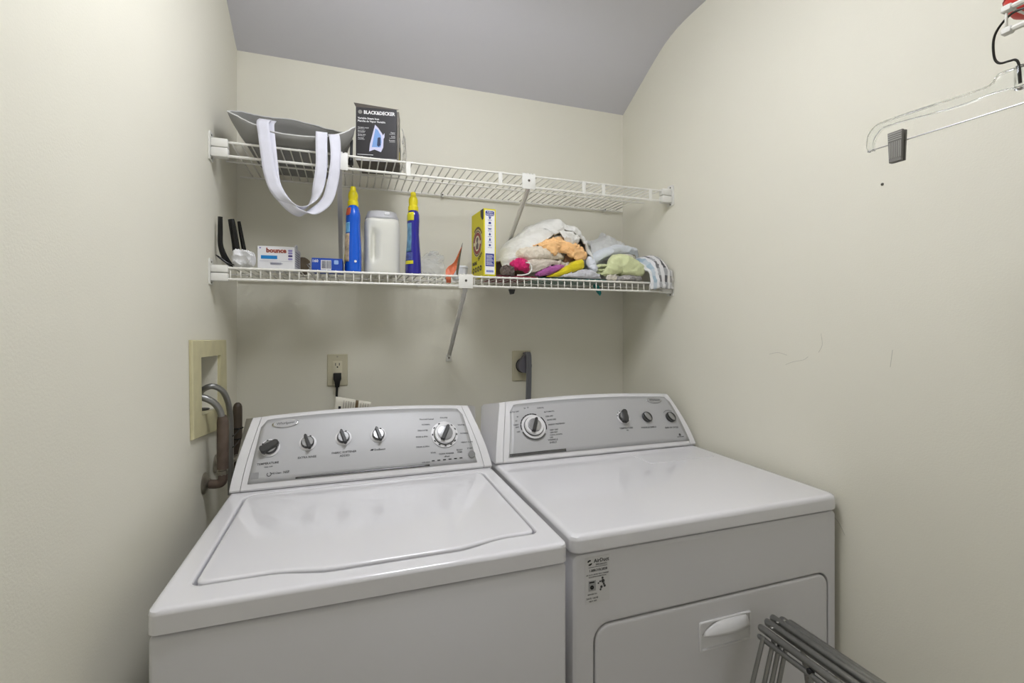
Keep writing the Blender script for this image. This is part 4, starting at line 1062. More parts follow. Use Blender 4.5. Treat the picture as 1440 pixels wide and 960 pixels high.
def black_handle(label, pts, rr, flat):
    t = thing('shoe_horn', label, 'shoe horn', (0, 0, 0))
    P = catmull(pts, 36); R = catmull(np.array(rr)[:, None], 36)[:, 0]
    bm = bmesh.new(); rows = []
    for i in range(36):
        d = Vector(P[min(i + 1, 35)] - P[max(i - 1, 0)]).normalized(); s = Vector((1, 0, 0)); s = (s - d * s.dot(d)).normalized(); u = d.cross(s)
        rows.append([Vector(P[i]) + s * math.cos(2 * PI * k / 14) * R[i] + u * math.sin(2 * PI * k / 14) * R[i] * flat for k in range(14)])
    loft(bm, rows); h = obj_from_bm('curved_blade', bm, blk, t, True, 60)
    return t
black_handle('black curved shoe horn closest to the left wall', [(0.0165, -0.300, 1.660), (0.0165, -0.299, 1.62), (0.0165, -0.297, 1.58), (0.024, -0.292, 1.55), (0.036, -0.284, 1.528), (0.050, -0.27, 1.518)], [0.0062, 0.0066, 0.0068, 0.0082, 0.0078, 0.003], 0.55)
black_handle('broad black shoe horn leaning behind the first one', [(0.036, -0.262, 1.662), (0.040, -0.262, 1.64), (0.046, -0.26, 1.60), (0.050, -0.255, 1.56), (0.054, -0.245, 1.53), (0.060, -0.23, 1.519)], [0.0085, 0.0095, 0.0098, 0.0105, 0.010, 0.004], 0.5)
black_handle('thin black shoe horn beside the white rag', [(0.054, -0.248, 1.660), (0.058, -0.246, 1.63), (0.064, -0.242, 1.59), (0.070, -0.236, 1.55), (0.074, -0.225, 1.522)], [0.0045, 0.0055, 0.0062, 0.0065, 0.004], 0.5)
o = roll('wire_clothes_peg', [(0.012, -0.333, 1.546), (0.026, -0.331, 1.535), (0.040, -0.328, 1.524), (0.058, -0.322, 1.519)], [0.003, 0.004, 0.005, 0.003], [0.0022, 0.003, 0.003, 0.0022], blk, None, 20, 10, 0.0)
tag(o, 'thin black plastic strip lying at the left end of the shelf', 'strip')
rag = fabric('rag_white', (228, 228, 228), 0.9, 0.03, 40, 0.5, 300)
o = blob('rag', (0.076, -0.305, ZD + 0.022), (0.030, 0.026, 0.026), rag, None, 0.006, 40, 6, zmin=ZD + 0.0003); tag(o, 'balled white rag beside the dryer sheet carton', 'rag')
o = olathe('wooden_spool', [(0.010, 0), (0.024, 0.0), (0.026, 0.004), (0.026, 0.060), (0.024, 0.064), (0.010, 0.064)], mat('brown_card', (110, 96, 76), 0.6, bump=0.05, vary=0.15, vscale=40), None, 24, Mx=frame((0.225, -0.135, ZD + 0.0275), (1, 0, 0), (0, 0, 1)))
tag(o, 'brown cardboard roll lying behind the dryer sheet carton', 'roll')
o = blob('rag', (0.262, -0.175, ZD + 0.019), (0.03, 0.03, 0.02), rag, None, 0.005, 40, 9, zmin=ZD + 0.0003); tag(o, 'white cloth tucked between carton and blue carton', 'rag')

# ================================================================== LAUNDRY PILE
wt = fabric('towel_white', (226, 225, 219), 0.95, 0.03, 60, 0.8, 420)
def cloth(name, o, label, cat='cloth'):
    o.name = name; return tag(o, label, cat)
core = fabric('beige', (186, 178, 164)); cream = fabric('cream_fleece', (222, 212, 194), 0.95, 0.05, 60, 1.0, 160)
# base layers
cloth('teal_towel', sheet('teal_towel', [[(1.02, -0.29, ZD + 0.004), (1.12, -0.29, ZD + 0.004), (1.22, -0.29, ZD + 0.004), (1.335, -0.29, ZD + 0.004)], [(1.02, -0.17, ZD + 0.005), (1.12, -0.17, ZD + 0.005), (1.22, -0.17, ZD + 0.005), (1.335, -0.17, ZD + 0.005)], [(1.02, -0.05, ZD + 0.005), (1.12, -0.05, ZD + 0.005), (1.22, -0.05, ZD + 0.005), (1.335, -0.05, ZD + 0.005)]],
      fabric('teal', (38, 128, 122)), None, 24, 40, 0.004, 0.001, 25, 2, zmin=ZD + 0.0025), 'teal towel spread flat beneath the laundry pile', 'towel')
cloth('teal_corner', roll('teal_corner', [(1.262, -0.245, 1.507), (1.272, -0.245, 1.492), (1.282, -0.245, 1.474), (1.286, -0.245, 1.462)], [0.019, 0.016, 0.012, 0.006], [0.006, 0.006, 0.005, 0.003], fabric('teal', (38, 128, 122)), None, 20, 14, 0.001), 'teal cloth corner sagging down through the shelf wires', 'cloth')
cloth('maroon_cloth', sheet('maroon_cloth', [[(0.855, -0.30, ZD + 0.004), (0.93, -0.30, ZD + 0.004), (1.0, -0.30, ZD + 0.004)], [(0.855, -0.18, ZD + 0.005), (0.93, -0.18, ZD + 0.005), (1.0, -0.18, ZD + 0.005)], [(0.855, -0.06, ZD + 0.005), (0.93, -0.06, ZD + 0.005), (1.0, -0.06, ZD + 0.005)]],
      fabric('maroon', (140, 48, 66)), None, 20, 24, 0.004, 0.001, 25, 4, zmin=ZD + 0.0025), 'maroon cloth spread flat under the pink garment', 'cloth')
cloth('beige_blanket', blob('beige_blanket', (1.085, -0.172, ZD + 0.097), (0.140, 0.114, 0.098), core, None, 0.006, 18, 3, zmin=ZD + 0.008), 'beige blanket bundled in the middle of the pile', 'blanket')
# white towel draped over the top: rows run back to front, columns left to right
xs = [0.884, 0.905, 0.95, 1.00, 1.06, 1.12, 1.175, 1.215, 1.238]
tops = [1.585, 1.622, 1.668, 1.708, 1.736, 1.740, 1.718, 1.665, 1.60]
hem = [1.525, 1.550, 1.596, 1.628, 1.668, 1.690, 1.668, 1.612, 1.560]
rows = []
for yy, f in ((-0.045, 'b'), (-0.07, 0.5), (-0.125, 0.97), (-0.19, 1.0), (-0.25, 0.93), (-0.283, 0.65), (-0.292, 'h')):
    row = []
    for x, a, h in zip(xs, tops, hem):
        if f == 'b': z = ZD + 0.02
        elif f == 'h': z = h
        elif f == 0.5: z = ZD + (a - ZD) * 0.62
        elif f == 0.65: z = h + (a - h) * 0.35
        elif f == 0.93: z = h + (a - h) * 0.82
        else: z = a if f == 1.0 else a - 0.006
        cx = 1.065; row.append((cx + (x - cx) * (0.97 if yy > -0.08 else 1.0), yy, z))
    rows.append(row)
cloth('white_towel', sheet('white_towel', rows, wt, None, 44, 60, 0.007, 0.0060, 10, 5, zmin=ZD + 0.006), 'white towel draped over the top of the laundry pile', 'towel')
# inner flap of the towel on the right of the mouth
cloth('white_cloth', sheet('white_cloth', [[(1.085, -0.302, 1.688), (1.13, -0.306, 1.690), (1.17, -0.300, 1.668)], [(1.10, -0.310, 1.668), (1.132, -0.318, 1.668), (1.160, -0.308, 1.652)], [(1.112, -0.304, 1.646), (1.132, -0.312, 1.638), (1.150, -0.306, 1.640)]], wt, None, 18, 24, 0.004, 0.003, 30, 8), 'small white cloth fold hanging above the orange cloth', 'cloth')
cloth('orange_cloth', sheet('orange_cloth', [[(0.985, -0.284, 1.632), (1.02, -0.288, 1.648), (1.06, -0.290, 1.662), (1.10, -0.290, 1.668), (1.14, -0.288, 1.650), (1.17, -0.286, 1.640), (1.195, -0.280, 1.628)],
      [(1.000, -0.306, 1.630), (1.03, -0.312, 1.638), (1.062, -0.318, 1.646), (1.095, -0.312, 1.644), (1.135, -0.318, 1.640), (1.165, -0.308, 1.634), (1.198, -0.300, 1.618)],
      [(1.015, -0.308, 1.624), (1.038, -0.322, 1.618), (1.060, -0.328, 1.604), (1.085, -0.314, 1.622), (1.118, -0.330, 1.606), (1.142, -0.330, 1.594), (1.197, -0.306, 1.604)],
      [(1.025, -0.298, 1.618), (1.045, -0.318, 1.608), (1.062, -0.324, 1.594), (1.090, -0.304, 1.612), (1.122, -0.324, 1.596), (1.145, -0.326, 1.582), (1.192, -0.296, 1.588)]],
      fabric('orange', (240, 192, 134), 0.85, 0.06, 40), None, 26, 60, 0.0025, 0.003, 26, 9), 'rumpled pale orange cloth poking out under the white towel', 'cloth')
cloth('brown_cloth', blob('brown_cloth', (1.150, -0.275, 1.588), (0.036, 0.024, 0.028), fabric('tan', (164, 124, 96)), None, 0.005, 40, 3), 'tan cloth fold tucked below the orange cloth', 'cloth')
cloth('cream_fleece', roll('cream_fleece', [(0.925, -0.285, 1.598), (0.96, -0.296, 1.600), (1.01, -0.300, 1.605), (1.06, -0.298, 1.600), (1.11, -0.285, 1.592)], [0.012, 0.02, 0.022, 0.02, 0.012], [0.013, 0.022, 0.022, 0.018, 0.010], cream, None, 40, 26, 0.003, 50, 3), 'fluffy cream fleece roll at the front of the pile', 'fleece')
cloth('checked_cloth', sheet('checked_cloth', [[(0.955, -0.296, 1.582), (1.02, -0.302, 1.580), (1.08, -0.302, 1.580), (1.13, -0.290, 1.575)], [(0.955, -0.312, 1.560), (1.01, -0.318, 1.562), (1.07, -0.314, 1.572), (1.13, -0.300, 1.565)], [(0.965, -0.308, 1.535), (1.0, -0.316, 1.540), (1.06, -0.312, 1.560), (1.13, -0.296, 1.555)]], fabric('oatmeal', (206, 196, 182), 0.9, 0.06, 20), None, 22, 36, 0.004, 0.0035, 24, 11), 'oatmeal cloth folded above the mauve cloth', 'cloth')
cloth('mauve_cloth', roll('mauve_cloth', [(0.992, -0.298, 1.527), (1.03, -0.306, 1.540), (1.07, -0.304, 1.552), (1.11, -0.29, 1.562)], [0.008, 0.02, 0.022, 0.012], [0.006, 0.013, 0.012, 0.006], fabric('mauve', (172, 96, 158)), None, 36, 22, 0.0018, 36, 2, zmin=ZD + 0.007), 'mauve cloth wedge above the yellow cloth', 'cloth')
yc_ = fabric('yellow', (214, 196, 40), 0.85, 0.05, 30)
cloth('yellow_cloth', roll('yellow_cloth', [(1.035, -0.300, 1.522), (1.08, -0.308, 1.533), (1.12, -0.312, 1.552), (1.155, -0.310, 1.567), (1.178, -0.302, 1.572)], [0.008, 0.018, 0.022, 0.022, 0.016], [0.005, 0.010, 0.015, 0.020, 0.017], yc_, None, 40, 24, 0.0015, 30, 3, zmin=ZD + 0.007), 'folded bright yellow cloth low in the pile', 'cloth')
cloth('pink_garment', roll('pink_garment', [(0.905, -0.290, 1.552), (0.925, -0.305, 1.561), (0.95, -0.306, 1.556), (0.966, -0.298, 1.535)], [0.010, 0.018, 0.019, 0.012], [0.016, 0.020, 0.020, 0.012], fabric('pink', (206, 42, 108), 0.85, 0.15, 60), None, 34, 24, 0.003, 45, 3, zmin=ZD + 0.007), 'hot pink garment scrunched beside the yellow carton', 'garment')
otb = otube('drawstring', [(0.915, -0.330, 1.520), (0.935, -0.333, 1.521), (0.958, -0.333, 1.528), (0.968, -0.331, 1.545), (0.962, -0.330, 1.562), (0.948, -0.328, 1.566)], 0.0024, wt, None, 8, 40)
tag(otb, 'white drawstring loop lying over the pink garment', 'drawstring')
cloth('grey_fleece', blob('grey_fleece', (0.889, -0.300, ZD + 0.020), (0.024, 0.022, 0.019), fabric('grey_brown', (112, 100, 94), 0.95, 0.35, 90, 1.0, 200), None, 0.004, 60, 2, zmin=ZD + 0.007), 'mottled grey brown fleece scrap beside the yellow carton', 'fleece')
cloth('pale_shirt', roll('pale_shirt', [(1.06, -0.295, 1.520), (1.11, -0.312, 1.526), (1.17, -0.314, 1.534), (1.225, -0.305, 1.530), (1.262, -0.295, 1.520)], [0.006, 0.018, 0.022, 0.02, 0.008], [0.004, 0.009, 0.017, 0.013, 0.005], fabric('pale_grey', (206, 206, 212)), None, 40, 22, 0.003, 34, 4, zmin=ZD + 0.007), 'pale grey shirt at the bottom between yellow and green cloths', 'shirt')
# right half of the pile
gt = fabric('grey_white', (208, 209, 207), 0.9, 0.04, 40)
cloth('grey_sheet', blob('grey_sheet', (1.375, -0.118, ZD + 0.090), (0.125, 0.080, 0.082), fabric('grey_sheet', (192, 191, 185)), None, 0.008, 10, 7, zmin=ZD + 0.008), 'light grey sheet bundled at the back of the shelf', 'sheet')
cloth('white_sheet_peak', sheet('white_sheet_peak', [[(1.29, -0.115, 1.690), (1.345, -0.115, 1.708), (1.372, -0.11, 1.732), (1.385, -0.115, 1.712), (1.42, -0.12, 1.700)], [(1.28, -0.175, 1.672), (1.34, -0.18, 1.690), (1.375, -0.175, 1.705), (1.40, -0.18, 1.690), (1.43, -0.18, 1.682)], [(1.27, -0.21, 1.630), (1.34, -0.215, 1.650), (1.38, -0.21, 1.655), (1.41, -0.21, 1.650), (1.44, -0.21, 1.645)]], gt, None, 24, 34, 0.003, 0.003, 24, 2), 'thin grey white cloth with a peaked corner on the pile', 'cloth')
cloth('pale_blue_towel', roll('pale_blue_towel', [(1.235, -0.262, 1.572), (1.262, -0.262, 1.605), (1.31, -0.250, 1.628), (1.37, -0.235, 1.646), (1.43, -0.215, 1.642), (1.495, -0.19, 1.632)], [0.016, 0.022, 0.026, 0.03, 0.03, 0.016], [0.016, 0.018, 0.018, 0.022, 0.022, 0.014], fabric('pale_blue', (214, 219, 224), 0.95, 0.03, 40, 0.8, 350), None, 48, 26, 0.004, 15, 5), 'pale blue white towel twisted across the right pile', 'towel')
cloth('white_bundle', roll('white_bundle', [(1.207, -0.285, 1.600), (1.215, -0.300, 1.580), (1.222, -0.306, 1.560), (1.226, -0.300, 1.545)], [0.012, 0.017, 0.018, 0.010], [0.012, 0.015, 0.015, 0.010], fabric('white_blue', (222, 226, 234)), None, 26, 20, 0.002, 40, 5), 'bluish white cloth end hanging between orange and green cloths', 'cloth')
gm = fabric('lime', (214, 220, 172), 0.95, 0.05, 60, 0.9, 380)
cloth('lime_towel', roll('lime_towel', [(1.258, -0.300, 1.536), (1.295, -0.304, 1.556), (1.330, -0.304, 1.578), (1.372, -0.306, 1.570), (1.41, -0.304, 1.558), (1.440, -0.296, 1.550)], [0.008, 0.022, 0.030, 0.032, 0.030, 0.020], [0.006, 0.022, 0.042, 0.036, 0.028, 0.018], gm, None, 52, 30, 0.003, 16, 3, zmin=ZD + 0.007), 'pale lime green towel rolled at the front of the shelf', 'towel')
for k, (z0, z1) in enumerate(((1.540, 1.548), (1.553, 1.562), (1.566, 1.574))):
    cloth('lime_towel_fold', sheet('lime_towel_fold', [[(1.222, -0.292 - 0.003 * k, z0 - 0.002), (1.25, -0.302 - 0.003 * k, z0), (1.285, -0.306, z0 + 0.004), (1.30, -0.30, z0 + 0.004)], [(1.228, -0.275, z1 - 0.001), (1.255, -0.285, z1 + 0.001), (1.285, -0.29, z1 + 0.004), (1.30, -0.285, z1 + 0.003)]], gm, None, 10, 26, 0.004, 0.002, 30, 12 + k), ('lowest thin pale green cloth fold beside the lime towel', 'middle thin pale green cloth fold beside the lime towel', 'topmost thin pale green cloth fold beside the lime towel')[k], 'cloth')
sock_m = fabric('sock', (208, 204, 190))
def sock():
    t = thing('rolled_sock', 'cream sock with dark cuff stripes above the lime towel', 'sock', (0, 0, 0))
    roll('sock_body', [(1.352, -0.268, 1.604), (1.375, -0.270, 1.611), (1.40, -0.270, 1.612), (1.428, -0.268, 1.608)], [0.012, 0.015, 0.015, 0.013], [0.011, 0.013, 0.013, 0.012], sock_m, t, 26, 18, 0.0008)
    dk = fabric('sock_stripe', (112, 110, 96))
    for x in (1.404, 1.411, 1.418):
        roll('cuff_stripe', [(x - 0.0014, -0.2695, 1.611), (x, -0.2695, 1.611), (x + 0.0014, -0.2695, 1.6108)], [0.0156] * 3, [0.0138] * 3, dk, t, 12, 18, 0.0)
sock()
# striped towel at the right end
def stripe_mat():
    m = mat('fabric_striped', (220, 220, 218), 0.95, bump=0.6, bscale=420)
    nt = m.node_tree; b = nt.nodes['Principled BSDF']; tc = nt.nodes['Texture Coordinate'] if 'Texture Coordinate' in nt.nodes else nt.nodes.new('ShaderNodeTexCoord')
    uv = nt.nodes.new('ShaderNodeUVMap'); sep = nt.nodes.new('ShaderNodeSeparateXYZ'); nt.links.new(uv.outputs['UV'], sep.inputs[0])
    r = nt.nodes.new('ShaderNodeValToRGB'); r.color_ramp.interpolation = 'CONSTANT'
    cols = [(0.0, (226, 226, 226)), (0.10, (170, 190, 204)), (0.24, (228, 228, 230)), (0.34, (120, 120, 122)), (0.44, (226, 224, 224)), (0.56, (92, 92, 94)), (0.68, (222, 220, 216)), (0.80, (142, 140, 136)), (0.90, (206, 204, 196))]
    e = r.color_ramp.elements
    e[0].position = 0; e[0].color = tuple(s2l(v) for v in cols[0][1]) + (1,); e[1].position = cols[1][0]; e[1].color = tuple(s2l(v) for v in cols[1][1]) + (1,)
    for p, c in cols[2:]:
        q = e.new(p); q.color = tuple(s2l(v) for v in c) + (1,)
    nt.links.new(sep.outputs['X'], r.inputs['Fac'])
    w = nt.nodes.new('ShaderNodeMath'); w.operation = 'MULTIPLY'; w.inputs[1].default_value = 4.0; nt.links.new(sep.outputs['Y'], w.inputs[0])
    fr = nt.nodes.new('ShaderNodeMath'); fr.operation = 'FRACT'; nt.links.new(w.outputs[0], fr.inputs[0])
    gt_ = nt.nodes.new('ShaderNodeMath'); gt_.operation = 'GREATER_THAN'; gt_.inputs[1].default_value = 0.52; nt.links.new(fr.outputs[0], gt_.inputs[0])
    sc_ = nt.nodes.new('ShaderNodeMath'); sc_.operation = 'MULTIPLY'; sc_.inputs[1].default_value = 0.45; nt.links.new(gt_.outputs[0], sc_.inputs[0])
    mx = nt.nodes.new('ShaderNodeMix'); mx.data_type = 'RGBA'; nt.links.new(sc_.outputs[0], mx.inputs['Factor']); nt.links.new(r.outputs['Color'], mx.inputs['A']); mx.inputs['B'].default_value = (0.72, 0.73, 0.74, 1)
    nt.links.new(mx.outputs['Result'], b.inputs['Base Color'])
    return m
ctrl = []
for v, (dy, z) in enumerate(((-0.10, 1.590), (-0.20, 1.616), (-0.285, 1.612), (-0.330, 1.590), (-0.358, 1.555), (-0.366, 1.520), (-0.366, 1.487))):
    row = []
    for x, dz, ddy in ((1.432, -0.028, 0.012), (1.452, -0.008, 0.004), (1.474, 0.0, 0.0), (1.498, 0.006, 0.002), (1.518, 0.0, 0.006), (1.5335, -0.016, 0.014)):
        zz = z + dz * (1 if v < 4 else 0.2); row.append((x, dy + ddy * (1 if v < 4 else 0.3), zz if dy < -0.34 else max(zz, 1.5185)))
    ctrl.append(row)
G = spline_grid(ctrl, 34, 40)
for i in range(34):
    for j in range(40):
        w = wrinkle(G[i, j], 0.0035, 26, 6); G[i, j] += np.array(w); G[i, j, 0] = min(G[i, j, 0], W - 0.005); G[i, j, 2] = max(G[i, j, 2], ZD + 0.003) if G[i, j, 1] > -0.345 else G[i, j, 2]
o = grid_mesh('striped_towel', G, stripe_mat(), None, 0.005, 0)
uvl = o.data.uv_layers.new(name='UVMap')
for lp in o.data.loops:
    i, j = divmod(lp.vertex_index, 40); uvl.data[lp.index].uv = (j / 39, i / 33)
tag(o, 'grey, white and blue striped towel against the right wall', 'towel')
cloth('grey_print_cloth', roll('grey_print_cloth', [(1.28, -0.305, 1.521), (1.33, -0.315, 1.524), (1.38, -0.316, 1.526), (1.43, -0.31, 1.524)], [0.008, 0.016, 0.016, 0.012], [0.005, 0.010, 0.010, 0.008], fabric('grey_print', (158, 154, 152), 0.9, 0.5, 60), None, 36, 20, 0.002, 50, 4, zmin=ZD + 0.0005), 'mottled grey cloth squeezed below the lime towel', 'cloth')
cloth('lace_cloth', blob('lace_cloth', (1.285, -0.331, 1.523), (0.022, 0.008, 0.011), fabric('lace', (220, 214, 202)), None, 0.003, 70, 4), 'frayed cream cloth end at the shelf lip', 'cloth')
# dark binder clip hanging below the lip
def clip():
    t = thing('binder_clip', 'small black clip hanging below the shelf lip', 'clip', (0, 0, 0))
    bm = bmesh.new(); prism(bm, [(-0.011, 0.0), (0.011, 0.0), (0.007, -0.016), (-0.005, -0.018)], -0.005, 0.005, frame((0.898, -0.322, 1.472), (1, 0, 0), (0, 0, 1)))
    obj_from_bm('clip_jaw', bm, M_BLACK, t, False)
    otube('clip_lever', [(0.892, -0.324, 1.470), (0.893, -0.324, 1.490), (0.898, -0.324, 1.500), (0.904, -0.324, 1.490), (0.904, -0.324, 1.470)], 0.0009, M_CHROME, t, 6, 20)
clip()

# ================================================================== WALL FITTINGS
M_BOXY = mat('aged_ivory', (204, 197, 158), 0.5, vary=0.07, vscale=20, bump=0.02)
M_BRONZE = mat('brown_pipe', (98, 84, 74), 0.55, vary=0.18, vscale=40, bump=0.08, bscale=200)
M_HOSE = mat('braided_steel', (150, 150, 148), 0.3, metal=0.75, bump=0.25, bscale=900)
M_NICKEL = mat('dull_nickel', (160, 154, 142), 0.3, metal=0.8, vary=0.15, vscale=40, bump=0.03)
def washer_box():
    t = thing('washer_outlet_box', 'yellowed ivory washer outlet box recessed in the left wall', 'outlet box', (0, 0, 0))
    bm = bmesh.new()
    out = [(-0.5256, 1.3107), (-0.189, 1.3025), (-0.174, 1.0310), (-0.5148, 1.0656)]
    inn = [(-0.4540, 1.2640), (-0.2560, 1.2595), (-0.2600, 1.1060), (-0.4470, 1.1130)]
    def ring(o, i, x): return [bm.verts.new((x, a, b)) for a, b in o], [bm.verts.new((x, a, b)) for a, b in i]
    sh = lambda P, k: [(-0.35 + (a + 0.35) * k, 1.18 + (b - 1.18) * k) for a, b in P]
    o0, i0 = ring(out, inn, 0.0006); o1, _ = ring(out, [], 0.006); o2, i1 = ring(sh(out, 0.985), inn, 0.0085)
    i2 = [bm.verts.new((-0.075, a, b)) for a, b in inn]
    for k in range(4):
        j = (k + 1) % 4
        bm.faces.new((o0[k], o0[j], o1[j], o1[k])); bm.faces.new((o1[k], o1[j], o2[j], o2[k])); bm.faces.new((o2[k], o2[j], i1[j], i1[k])); bm.faces.new((i1[k], i1[j], i2[j], i2[k]))
    obj_from_bm('frame', bm, M_BOXY, t, False)
    obox('back_plate', (-0.082, -0.460, 1.104), (-0.0745, -0.250, 1.268), mat('box_grey', (196, 194, 184), 0.5, vary=0.06, vscale=25, bump=0.03), t)
    for y in (-0.425, -0.352):
        v = olathe('valve', [(0.012, 0), (0.012, 0.010), (0.008, 0.012), (0.008, 0.040), (0.010, 0.042), (0.010, 0.05)], M_NICKEL, t, 14, Mx=frame((-0.0744, y, 1.150), (0, 1, 0), (0, 0, 1)))
        obox('valve_handle', (-0.045, y - 0.012, 1.163), (-0.037, y + 0.012, 1.169), M_NICKEL, v, 0.002)
    olathe('drain_hole', [(0.028, 0), (0.030, 0.002), (0.022, 0.003)], M_BLACK, t, 20, Mx=Matrix.Translation((-0.036, -0.315, 1.1085)))
washer_box()
def hose_a():
    t = thing('supply_hose', 'braided supply hose running into a brown sleeved pipe on the left wall', 'hose', (0, 0, 0))
    otube('hose', [(-0.024, -0.425, 1.150), (-0.006, -0.435, 1.160), (0.014, -0.436, 1.156), (0.032, -0.428, 1.141), (0.042, -0.416, 1.118), (0.046, -0.410, 1.090)], 0.0085, M_HOSE, t, 14, 50)
    otube('pipe_sleeve', [(0.0455, -0.411, 1.104), (0.047, -0.409, 1.085), (0.047, -0.409, 1.03), (0.047, -0.409, 0.962)], [0.0105, 0.0138, 0.0140, 0.0135], M_BRONZE, t, 18, 24)
    olathe('fitting', [(0.0115, 0), (0.013, 0.003), (0.013, 0.012), (0.010, 0.014), (0.010, 0.022)], M_NICKEL, t, 8, Mx=Matrix.Translation((0.047, -0.409, 0.945)))
    otube('elbow', [(0.047, -0.409, 0.950), (0.047, -0.409, 0.935), (0.043, -0.409, 0.925), (0.032, -0.406, 0.9215), (0.016, -0.402, 0.9215)], 0.0118, M_BRONZE, t, 16, 30)
    olathe('wall_flange', [(0.0285, 0.0005), (0.029, 0.002), (0.026, 0.006), (0.015, 0.010), (0.010, 0.016)], M_NICKEL, t, 28, Mx=frame((0, -0.397, 0.9235), (0, 1, 0), (0, 0, 1)))
hose_a()
def hose_b():
    t = thing('supply_hose', 'braided supply hose arching down between two brown pipes', 'hose', (0, 0, 0))
    otube('hose', [(-0.024, -0.352, 1.152), (-0.008, -0.372, 1.172), (0.014, -0.372, 1.180), (0.034, -0.354, 1.164), (0.043, -0.334, 1.130), (0.0455, -0.318, 1.085), (0.0455, -0.3125, 1.03), (0.0455, -0.3125, 0.95), (0.0455, -0.3125, 0.86)], 0.0078, M_HOSE, t, 14, 70)
hose_b()
def capped_pipe():
    t = thing('capped_pipe', 'dark brown capped pipe standing beside the washer console', 'pipe', (0, 0, 0))
    olathe('pipe_body', [(0.0125, 0.86), (0.0130, 0.90), (0.0130, 1.085), (0.0125, 1.096), (0.0095, 1.104), (0.0045, 1.1085)], mat('dark_bronze', (74, 64, 54), 0.5, vary=0.15, vscale=40, bump=0.05), t, 18, Mx=Matrix.Translation((0.042, -0.204, 0)))
    for z in (1.030, 0.998):
        otube('tie_band', [(0.042 + 0.0150 * math.cos(a), -0.204 + 0.0150 * math.sin(a), z) for a in np.linspace(0, 2 * PI, 20)], 0.0016, M_BLACK, t, 6)
        otube('tie_band', [(0.050, -0.220, z), (0.054, -0.265, z), (0.054, -0.312, z), (0.053, -0.323, z)], 0.0016, M_BLACK, t, 6)
    olathe('wall_flange', [(0.026, 0.0005), (0.026, 0.003), (0.014, 0.008), (0.008, 0.03)], M_NICKEL, t, 24, Mx=frame((0, -0.285, 0.945), (0, 1, 0), (0, 0, 1)))
    otube('branch', [(0.024, -0.285, 0.945), (0.036, -0.270, 0.945), (0.042, -0.240, 0.945), (0.042, -0.210, 0.945)], 0.008, M_NICKEL, t, 12, 24)
capped_pipe()
M_IVORY = mat('ivory_plate', (202, 196, 170), 0.45, bump=0.02)
def socket_plate(label, x0, x1, z0, z1, kind):
    t = thing('wall_outlet', label, 'outlet', ((x0 + x1) / 2, 0, z0))
    t.location = (0, 0, 0)
    bm = bmesh.new()
    def lp(g, y): return [(x, y, z) for x, z in rrect(x0 + g, z0 + g, x1 - g, z1 - g, 0.003, 3)]
    loft(bm, [lp(0, -0.0004), lp(0, -0.003), lp(0.003, -0.0062)])
    p = obj_from_bm('cover_plate', bm, M_IVORY, t, True, 30)
    xc = (x0 + x1) / 2; zc = (z0 + z1) / 2
    if kind == 'duplex':
        bm = bmesh.new()
        def l2(g, y): return [(x, y, z) for x, z in rrect(xc - 0.0165 + g, zc - 0.033 + g, xc + 0.0165 - g, zc + 0.033 - g, 0.002, 3)]
        loft(bm, [l2(0, -0.006), l2(0, -0.0075), l2(0.001, -0.008)])
        r = obj_from_bm('receptacle', bm, mat('receptacle_ivory', (214, 208, 184), 0.4, bump=0.02), t, True, 30)
        for dx in (-0.0065, 0.0065):
            obox('slot', (xc + dx - 0.0012, -0.0084, zc + 0.0165), (xc + dx + 0.0012, -0.0078, zc + 0.0265), M_BLACK, r)
        olathe('ground_hole', [(0.0028, 0), (0.0028, 0.0006)], M_BLACK, r, 10, Mx=frame((xc, -0.0079, zc + 0.0115), (1, 0, 0), (0, 0, 1)))
        olathe('screw', [(0.003, 0), (0.003, 0.001), (0.002, 0.0015)], M_NICKEL, p, 10, Mx=frame((xc, -0.0060, z1 - 0.009), (1, 0, 0), (0, 0, 1)))
    else:
        olathe('receptacle', [(0.031, 0), (0.031, 0.004), (0.029, 0.006)], M_BLACK, t, 28, Mx=frame((1.0555, -0.0058, 1.181), (1, 0, 0), (0, 0, 1)))
    return t
socket_plate('ivory duplex outlet with a black plug on the back wall', 0.2917, 0.3633, 1.1245, 1.2415, 'duplex')
socket_plate('ivory dryer outlet behind the heavy grey cord', 1.0100, 1.0935, 1.1165, 1.2425, 'dryer')
def washer_cord():
    t = thing('power_cord', 'black washer power cord plugged into the duplex outlet', 'cord', (0, 0, 0))
    x = 0.3275
    bm = bmesh.new()
    loft(bm, [[(a, b, 1.173) for a, b in rrect(x - 0.0135, -0.030, x + 0.0135, -0.0086, 0.003, 2)], [(a, b, 1.152) for a, b in rrect(x - 0.0138, -0.033, x + 0.0138, -0.0086, 0.003, 2)], [(a, b, 1.142) for a, b in rrect(x - 0.010, -0.032, x + 0.010, -0.012, 0.003, 2)], [(a, b, 1.122) for a, b in rrect(x - 0.008, -0.029, x + 0.007, -0.014, 0.003, 2)]])
    obj_from_bm('plug', bm, mat('black_rubber', (20, 20, 20), 0.45), t, True, 40)
    otube('cable', [(x - 0.001, -0.0215, 1.125), (x - 0.002, -0.022, 1.10), (x - 0.003, -0.03, 1.05), (x - 0.004, -0.05, 0.98), (x, -0.10, 0.90), (x, -0.20, 0.85), (x, -0.325, 0.84)], 0.0042, mat('black_rubber', (20, 20, 20), 0.45), t, 8, 40)
washer_cord()
